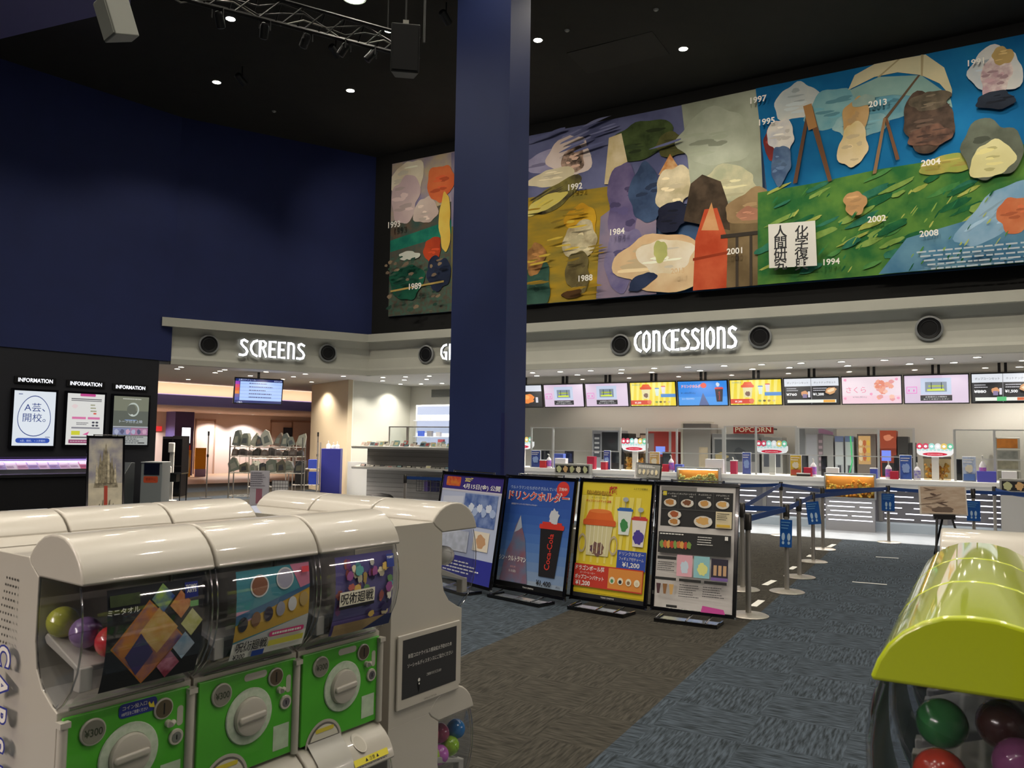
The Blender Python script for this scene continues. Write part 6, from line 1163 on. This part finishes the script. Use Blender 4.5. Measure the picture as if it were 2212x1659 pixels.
def rack_goods(p, ang, W, D, z, n, pal, hmin, hmax, label, group, seed, name='packed_goods', cat='goods'):
    rg = random.Random(seed); R = Matrix.Rotation(ang, 3, 'Z')
    for i in range(n):
        w = W/n*rg.uniform(.36, .6); h = rg.uniform(hmin, hmax); tl = rg.uniform(-.35, .35) if hmax > .2 else rg.uniform(-.12, .12); q = MB(Matrix.Rotation(tl, 4, 'Y')); z0 = w*abs(math.sin(tl))
        q.prism([(-w, z0), (w, z0), (w*rg.uniform(.7, 1.1), z0+h*rg.uniform(.6, .9)), (w*rg.uniform(-.2, .4), z0+h), (-w*rg.uniform(.6, 1.05), z0+h*rg.uniform(.5, .95))], -.1, .1, M(pal[i % len(pal)], .3)).prism([(-w*.6, z0+h*.15), (w*.6, z0+h*.2), (w*.4, z0+h*.62), (-w*.5, z0+h*.55)], -.104, -.1, M(pal[(i+2) % len(pal)], .4))
        o = q.build(name, loc=p+R @ Vector((W*(i+.5)/n, D*.5+rg.uniform(-.05, .05), z+.012)), rz=ang+rg.uniform(-.15, .15)); tag(o, label, cat, group)
def rackset():
    pA = fl(492, 1090); pA.z = 0; dist = pA.y; m = dist/1725
    W1 = (640-492)*m*1.03; t = wire_rack(pA, .12, W1, .5, 1.62, 'tall steel wire rack crowded with bagged goods in the corridor mouth', (.2, .75, 1.15, 1.38))
    GP = ['#8a918b', '#a3a89c', '#c6c5b2', '#70767a', '#d8d7c8', '#98877a']
    rack_goods(pA, .12, W1, .5, 1.38, 9, GP, .22, .42, 'shiny packed goods on the top tier of the tall wire rack', 'goods on the top rack tier', 1); rack_goods(pA, .12, W1, .5, .75, 8, ['#929a8c', '#84806f', '#b4b4a6', '#55565a'], .22, .34, 'packed goods on the lower tier of the tall wire rack', 'goods on the lower rack tier', 2); rack_goods(pA, .12, W1, .5, 1.15, 10, ['#84746c', '#6c6562', '#9a908a', '#57534f'], .13, .2, 'dark packed goods on the middle tier of the tall wire rack', 'goods on the middle rack tier', 3)
    b = MB(); 
    for i in range(11): b.tube([(.1+i*W1/12, -.03, .95), (.1+i*W1/12, -.03, 1.38)], .004, STEEL, 5)
    b.build('hanging_mesh', t)
    pB = fl(560, 1087); pB.z = 0; W2 = 64*m; tb = empty('display_stand', 'white patterned display stand with red print inside the wire rack', 'stand', pB+Vector((0, -.75, 0)), .1); MB().box(0, W2*.6, 0, .1, 0, .82, M('#c8c4cc', .5)).build('board', tb); q = MB(Matrix.Translation((0, -.001, 0)) @ FRONT); q.EPS = .001; q.rect(.01, .01, W2*.59, .8, M('#c8c4cc', .5)); q.rect(W2*.2, .05, W2*.4, .4, M('#a86a7a', .5)); q.lines(.02, W2*.56, .76, .05, 7, .02, M('#6a6470', .5), 2); q.build('print', tb)
    pC = fl(594, 1088); pC.z = 0; tc = empty('grid_panel', 'white grid panel leaning beside the red printed stand', 'panel', pC+Vector((0, -.3, 0)), .1); W3 = 34*m; MB().box(0, W3, .0, .02, .0, .58, M('#d4d2d0', .5)).build('board', tc); b = MB(); 
    for i in range(7): b.box(W3*i/6-.004, W3*i/6+.004, -.006, 0, 0, .58, M('#6a686c', .5))
    for i in range(8): b.box(0, W3, -.006, 0, .58*i/7-.004, .58*i/7+.004, M('#6a686c', .5))
    b.build('grid', tc)
    pE = fl(535, 1076); pE.z = 0; wE = 78*pE.y/1725; wire_rack(pE, .1, wE, .45, 1.5, 'second wire rack with brown and pale packs behind the crowded one', (.3, .7, 1.05, 1.3)); rack_goods(pE, .1, wE, .45, 1.05, 7, ['#6e5a50', '#8a7466', '#b5ab9c'], .16, .22, 'brown pack hanging on the second wire rack', 'packs on the second rack', 11); rack_goods(pE, .1, wE, .45, .7, 6, ['#a9ada0', '#c4c6b8', '#8d938a'], .2, .3, 'pale pack on the lower tier of the second wire rack', 'pale packs on the second rack', 12)
    pD = fl(630, 1076); pD.z = 0; md = pD.y/1725; Wd = 52*md; t = wire_rack(pD, .1, Wd, .5, 1.5, 'slim wire rack holding a blue crate near the beige pillar', (.35, .78)); R = Matrix.Rotation(.1, 3, 'Z')
    for x, z, w, h, c_, l in ((.2, .362, .3, .36, '#141416', 'black box on the bottom tier of the slim rack'), (.52, .362, .22, .34, '#2440b0', 'blue crate on the bottom tier of the slim rack'), (.18, .792, .26, .2, '#1a1a1c', 'black box on the upper tier of the slim rack'), (.5, .792, .22, .24, '#3044a8', 'blue crate on the upper tier of the slim rack')): tag(MB().box(-w/2, w/2, -.15, .15, 0, h, M(c_, .5)).build('crate', loc=pD+R @ Vector((x, .25, z)), rz=.1), l, 'crate')
    # slim posts
    for x, y, yt, l in ((445, 1076, 933, 'slim black topped pole at the corridor mouth'), (683, 1070, 935, 'slim pole at the edge of the beige pillar')):
        p = fl(x, y); k = p.y/1725; h = 1.6-((yt-(953.8+(x-1106)*.0149)))*k; t = empty('slim_pole', l, 'pole', p); MB().lathe([(.16, 0), (.16, .012), (.02, .02)], (0, 0, 0), DGREY, 18).build('base', t); MB().tube([(0, 0, .01), (0, 0, h)], .018, M('#6a6662', .4, .5), 8).build('pole', t); MB().tube([(0, 0, h-.1), (0, 0, h+.02)], .026, BLACK, 8).build('tip', t)
        MB().tube([(0, 0, h*.62), (0, 0, h*.66)], .03, BLACK, 8).build('clamp', t)
    # black desk, hand sanitizer stand and dark cabinet
    p = fl(341, 1088); k = p.y/1725; W = 46*k; t = empty('side_table', 'small black side table with thin legs behind the silver kiosk', 'table', p+Vector((-.35, 0, 0)), .05); zt = 1.6-(1021-943)*k; MB().box(0, W+.35, 0, .5, zt-.03, zt, BLACKG).box(.1, W+.2, .1, .4, zt-.22, zt-.03, BLACK).build('top', t)
    for x in (.03, W+.32):
        for y in (.03, .47): MB().tube([(x, y, 0), (x, y, zt-.02)], .014, BLACK, 8).build('leg', t)
    p2 = Vector((p.x, p.y+.25, zt)); tb = empty('sanitizer_bottle', 'white pump bottle on the small black side table', 'bottle', p2+Vector((.12, 0, 0)), 0, None); MB().lathe([(.06, 0), (.06, .13), (.025, .16)], (0, 0, 0), WHITE2, 12).build('body', tb, smooth=40); MB().tube([(0, 0, .15), (0, 0, .2), (0, -.05, .21)], .012, WHITE2, 8).build('pump', tb)
    tb = empty('sanitizer_stand', 'white sanitizer dispenser column in front of the dark cabinets', 'dispenser', p+Vector((-.05, .8, 0)), 0, None); MB().lathe([(.15, 0), (.15, .02), (.04, .04)], (0, 0, 0), WHITE2, 16).box(-.05, .05, -.02, .02, .03, 1.25, WHITE2).build('column', tb); MB().box(-.07, .07, -.09, .0, 1.2, 1.45, WHITE2).build('dispenser', tb, bevel=.02)
    q0 = fl(335, 1074); kk = q0.y/1725; W = 44*kk; zt = 1.6-(943-943)*kk
    for i in range(2): tag(MB().box(0, W*.48, 0, .6, 0, zt+.02*i, M('#141213', .4)).box(.02, W*.46, -.015, 0, .05, zt*.5, BLACKG).box(.02, W*.46, -.015, 0, zt*.53, zt*.96, BLACKG).build('dark_cabinet', loc=q0+Vector((W*.5*i, .3, 0)), rz=.1), ['dark tall cabinet touching the information wall', 'dark tall cabinet beside the violet column'][i], 'cabinet')
rackset()
# ------------------------------------------------------------------ silver kiosk and castle poster by the information wall
def kiosk():
    a = fl(305, 1098); a.z = 0; k = a.y/1725; zt = 1.6-(997-942)*k; W = 44*k; ang = .08
    t = empty('ticket_kiosk', 'silver grey kiosk bin with a dark panel and an orange red sticker', 'kiosk', a-Vector((W*.1, 0, 0)), ang); G = M('#8b9294', .45, .2)
    MB().box(0, W, 0, .55, 0, zt, G).build('cabinet', t, bevel=.015); MB().box(W*.15, W*.88, -.012, .01, zt*.72, zt*.97, M('#0e1226', .2, coat=.5)).build('dark_panel', t); q = MB(Matrix.Translation((0, -.001, 0)) @ FRONT); q.EPS = .001; q.rrect(W*.14, zt*.55, W*.82, zt*.69, .03, M('#c4502e', .5)); q.text('使用中止', W*.48, zt*.6, .07, M('#7a2a1c', .5), fit=W*.5); q.build('sticker', t); MB().box(-.0, W, -.02, .0, zt-.02, zt+.0, M('#a8aeae', .4)).build('top_rim', t)
    t = empty('sloped_console', 'dark grey sloped console between the castle poster and the silver kiosk', 'console', a+Vector((-.72, -.25, 0)), ang); MB().prismx([(-.3, 0), (-.3, zt*.98), (-.1, zt*.98), (.3, zt*.72), (.3, 0)], 0, .52, M('#3c4244', .5)).build('body', t, bevel=.01)
kiosk()
def artc(q, W, H):
    q.rect(0, 0, W, H, M('#8d8a98', .6, noise=.25, scale=4, h2='#c9c2b0')); q.rect(0, 0, W, H*.5, M('#cfc5ae', .6, noise=.15, scale=5))
    q.poly([(W*.15, H*.45), (W*.3, H*.7), (W*.42, H*.76), (W*.5, H*.95), (W*.58, H*.76), (W*.72, H*.68), (W*.88, H*.45)], M('#a59c84', .6, noise=.35, scale=14, h2='#6a604e'))
    for i in range(9): q.poly([(W*(.03+.1*i), H*(.1+.03*(i % 3))), (W*(.13+.1*i), H*(.12+.03*(i % 3))), (W*(.15+.1*i), H*(.36-.04*abs(i-4))), (W*(.12+.1*i), H*(.35-.04*abs(i-4)))], M(['#8a7f6a', '#bcb198', '#6f6654'][i % 3], .6))
    for x, h in ((.24, .74), (.34, .84), (.44, .9), (.58, .88), (.68, .8), (.78, .72)): q.poly([(W*(x-.035), H*.5), (W*(x+.035), H*.5), (W*(x+.03), H*(h-.1)), (W*x, H*h), (W*(x-.03), H*(h-.1))], M('#8d836c' if int(x*100) % 3 else '#c2b79c', .6, noise=.3, scale=20))
    q.rect(W*.46, H*.12, W*.56, H*.47, M('#b0402e', .6)); q.rect(W*.8, H*.05, W*.94, H*.09, INK)
p0 = fl(182, 1150, .055); p1 = fl(268, 1145, .055)
poster_stand(p0, p1, 'poster stand showing a pale castle hill with a red vertical band, by the silver kiosk', artc, group=None, H=1.55, tilt=7)
# ------------------------------------------------------------------ lighting truss, loudspeakers and spots under the ceiling
def truss():
    A = ray(330, -18); B = ray(905, 128); a = CAM+A*(7.2/A.y); c = CAM+B*(9.4/B.y); d = (c-a); L = d.length; t = empty('lighting_truss', 'black lighting truss with cables hanging below the dark ceiling', 'truss', (0, 0, 0)); b = MB(); TB = M('#1c1b1a', .4, .5); off = [Vector((0, 0, 0)), Vector((0, 0, .26)), Vector((-.12, .2, .13))]
    MB().tube([a+off[0], c+off[0]], .022, TB, 8).build('chord', t, smooth=40); MB().tube([a+off[1], c+off[1]], .022, TB, 8).build('chord', t, smooth=40); MB().tube([a+off[2], c+off[2]], .022, TB, 8).build('chord', t, smooth=40)
    n = 12
    for i in range(n): p = a+d*(i/n); q = a+d*((i+1)/n); b.tube([p+off[0], q+off[1]], .011, TB, 6).tube([q+off[1], q+off[2]], .011, TB, 6).tube([p+off[2], q+off[0]], .011, TB, 6)
    b.build('lattice', t)
    rg = random.Random(2)
    for j in range(3):
        pts = []
        for i in range(13): pts.append(a+d*(i/12)+Vector((0, 0, .05+.06*j-.09*math.sin(i*1.7+j)*(.6+.4*rg.random()))))
        MB().tube(pts, .009, M('#8a8880' if j == 0 else '#242322', .5), 6).build('cable', t, smooth=60)
    for k in (.12, .85): p = a+d*k; MB().tube([p+off[1], Vector((p.x, p.y, 9.4))], .008, TB, 6).build('hanger', t)
    for i, k in enumerate((.2, .36, .52, .68, .8)):
        p = a+d*k+Vector((0, 0, -.02)); tt = empty('stage_spotlight', 'black stage spotlight clamped to the truss, number %s from the beam' % ['one', 'two', 'three', 'four', 'five'][i], 'spotlight', p, .4*i, 'stage spotlights on the truss'); tt['label'] = 'black stage spotlight clamped under the lighting truss'
        T = Matrix.Rotation(.7, 4, 'X'); MB(T).lathe([(.03, -.17), (.045, -.16), (.045, -.04), (.03, -.01)], (0, 0, 0), BLACK, 14).build('can', tt, smooth=40); MB().tube([(-.055, 0, -.08), (-.055, 0, .02), (.055, 0, .02), (.055, 0, -.08)], .008, BLACK, 6).build('yoke', tt)
    # bright flood lamp above the truss
    P = ray(765, -4); p = CAM+P*(9.6/P.y); tt = empty('flood_lamp', 'bright pale green white flood lamp at the top edge above the truss', 'light', p); MB().lathe([(.06, .14), (.14, .04), (.15, 0)], (0, 0, 0), BLACK, 18, cap=False).build('housing', tt, smooth=40); MB().lathe([(.13, .0), (.135, .01)], (0, 0, 0), M('#f2ffe0', .5, em=25), 18).build('lens', tt); MB().tube([(0, 0, .12), (0, 0, 9.4-p.z)], .015, BLACK, 6).build('stem', tt)
    return a, c
TA, TC = truss()
def pa(x0, y0, w, h, dep, dist, col, label, rz, tilt, topcol=None):
    r = ray(x0, y0); p = CAM+r*(dist/r.y); t = empty('loudspeaker', label, 'speaker', p, rz); T = Matrix.Rotation(tilt, 4, 'X')
    MB(T).slab([(-w/2, 0), (w/2, 0), (w*.34, dep), (-w*.34, dep)], -h, 0, M(col, .5)).build('cabinet', t, bevel=.012); MB(T).box(-w*.44, w*.44, -.012, .0, -h*.95, -h*.05, M('#0a0a0a' if topcol else '#8d8e86', .7)).build('grille', t)
    MB(T).box(-w*.1, w*.1, dep*.3, dep*.6, 0, .06, M(topcol or '#6a6a66', .5)).build('bracket', t); MB().tube([(0, .1, .03), (0, .1, 9.4-p.z)], .012, BLACK, 6).build('rod', t); return p
ps = pa(877, 50, .32, .52, .28, 8.5, '#1a1a19', 'black loudspeaker hanging at the end of the truss beside the blue column', .15, .2, '#b9b8ac'); pa(212, -5, .3, .42, .28, 8.2, '#9a9b92', 'grey loudspeaker hanging beside the pale beam', -.75, .35)
MB
tag(MB().tube([(0, 0, 0), (0, 0, 2.2)], .014, BLACK, 8).build('hanging_pole', loc=CAM+ray(916, 92)*(9.3/ray(916, 92).y)), 'thin black pole hanging from the ceiling beside the black loudspeaker', 'pole')
# small sprinkler heads
for x, y in ((592, 240), (1417, 20), (1225, 65)): tag(MB().lathe([(.03, -.03), (.05, -.01), (.05, 0)], (0, 0, 0), M('#8a8a84', .4), 12).build('sprinkler', loc=fl(x, y, 9.4)), 'tiny round sprinkler head in the black ceiling', 'sprinkler', 'sprinkler heads in the black ceiling')
b = MB().box(-.9, .9, -.5, .5, -.012, 0, M('#1c1b17', .85)); tag(b.build('ceiling_hatch', loc=fl(1335, 115, 9.4), rz=A1), 'faint square hatch in the black ceiling near the downlight', 'hatch')
# wall washers for the mural hang from the ceiling in front of it
for i in range(7):
    s = 1.0+i*2.6; p = cw(s, -5.5, 9.1); tt = empty('wall_washer', 'black spotlight on the ceiling aimed at the mural', 'spotlight', p, A1, 'ceiling spotlights aimed at the mural'); T = Matrix.Rotation(math.radians(62), 4, 'X'); MB(T).lathe([(.05, .16), (.07, .14), (.07, -.1), (.065, -.1)], (0, 0, 0), BLACK, 14).build('can', tt, smooth=40); MB().tube([(0, 0, .0), (0, 0, .3)], .012, BLACK, 6).build('stem', tt)
    L = lamp('SPOT', p+N1*.18-Vector((0, 0, .08)), 360, (1, .9, .75), .05, 72, .9, cw(s+.3, 0, 6.7))
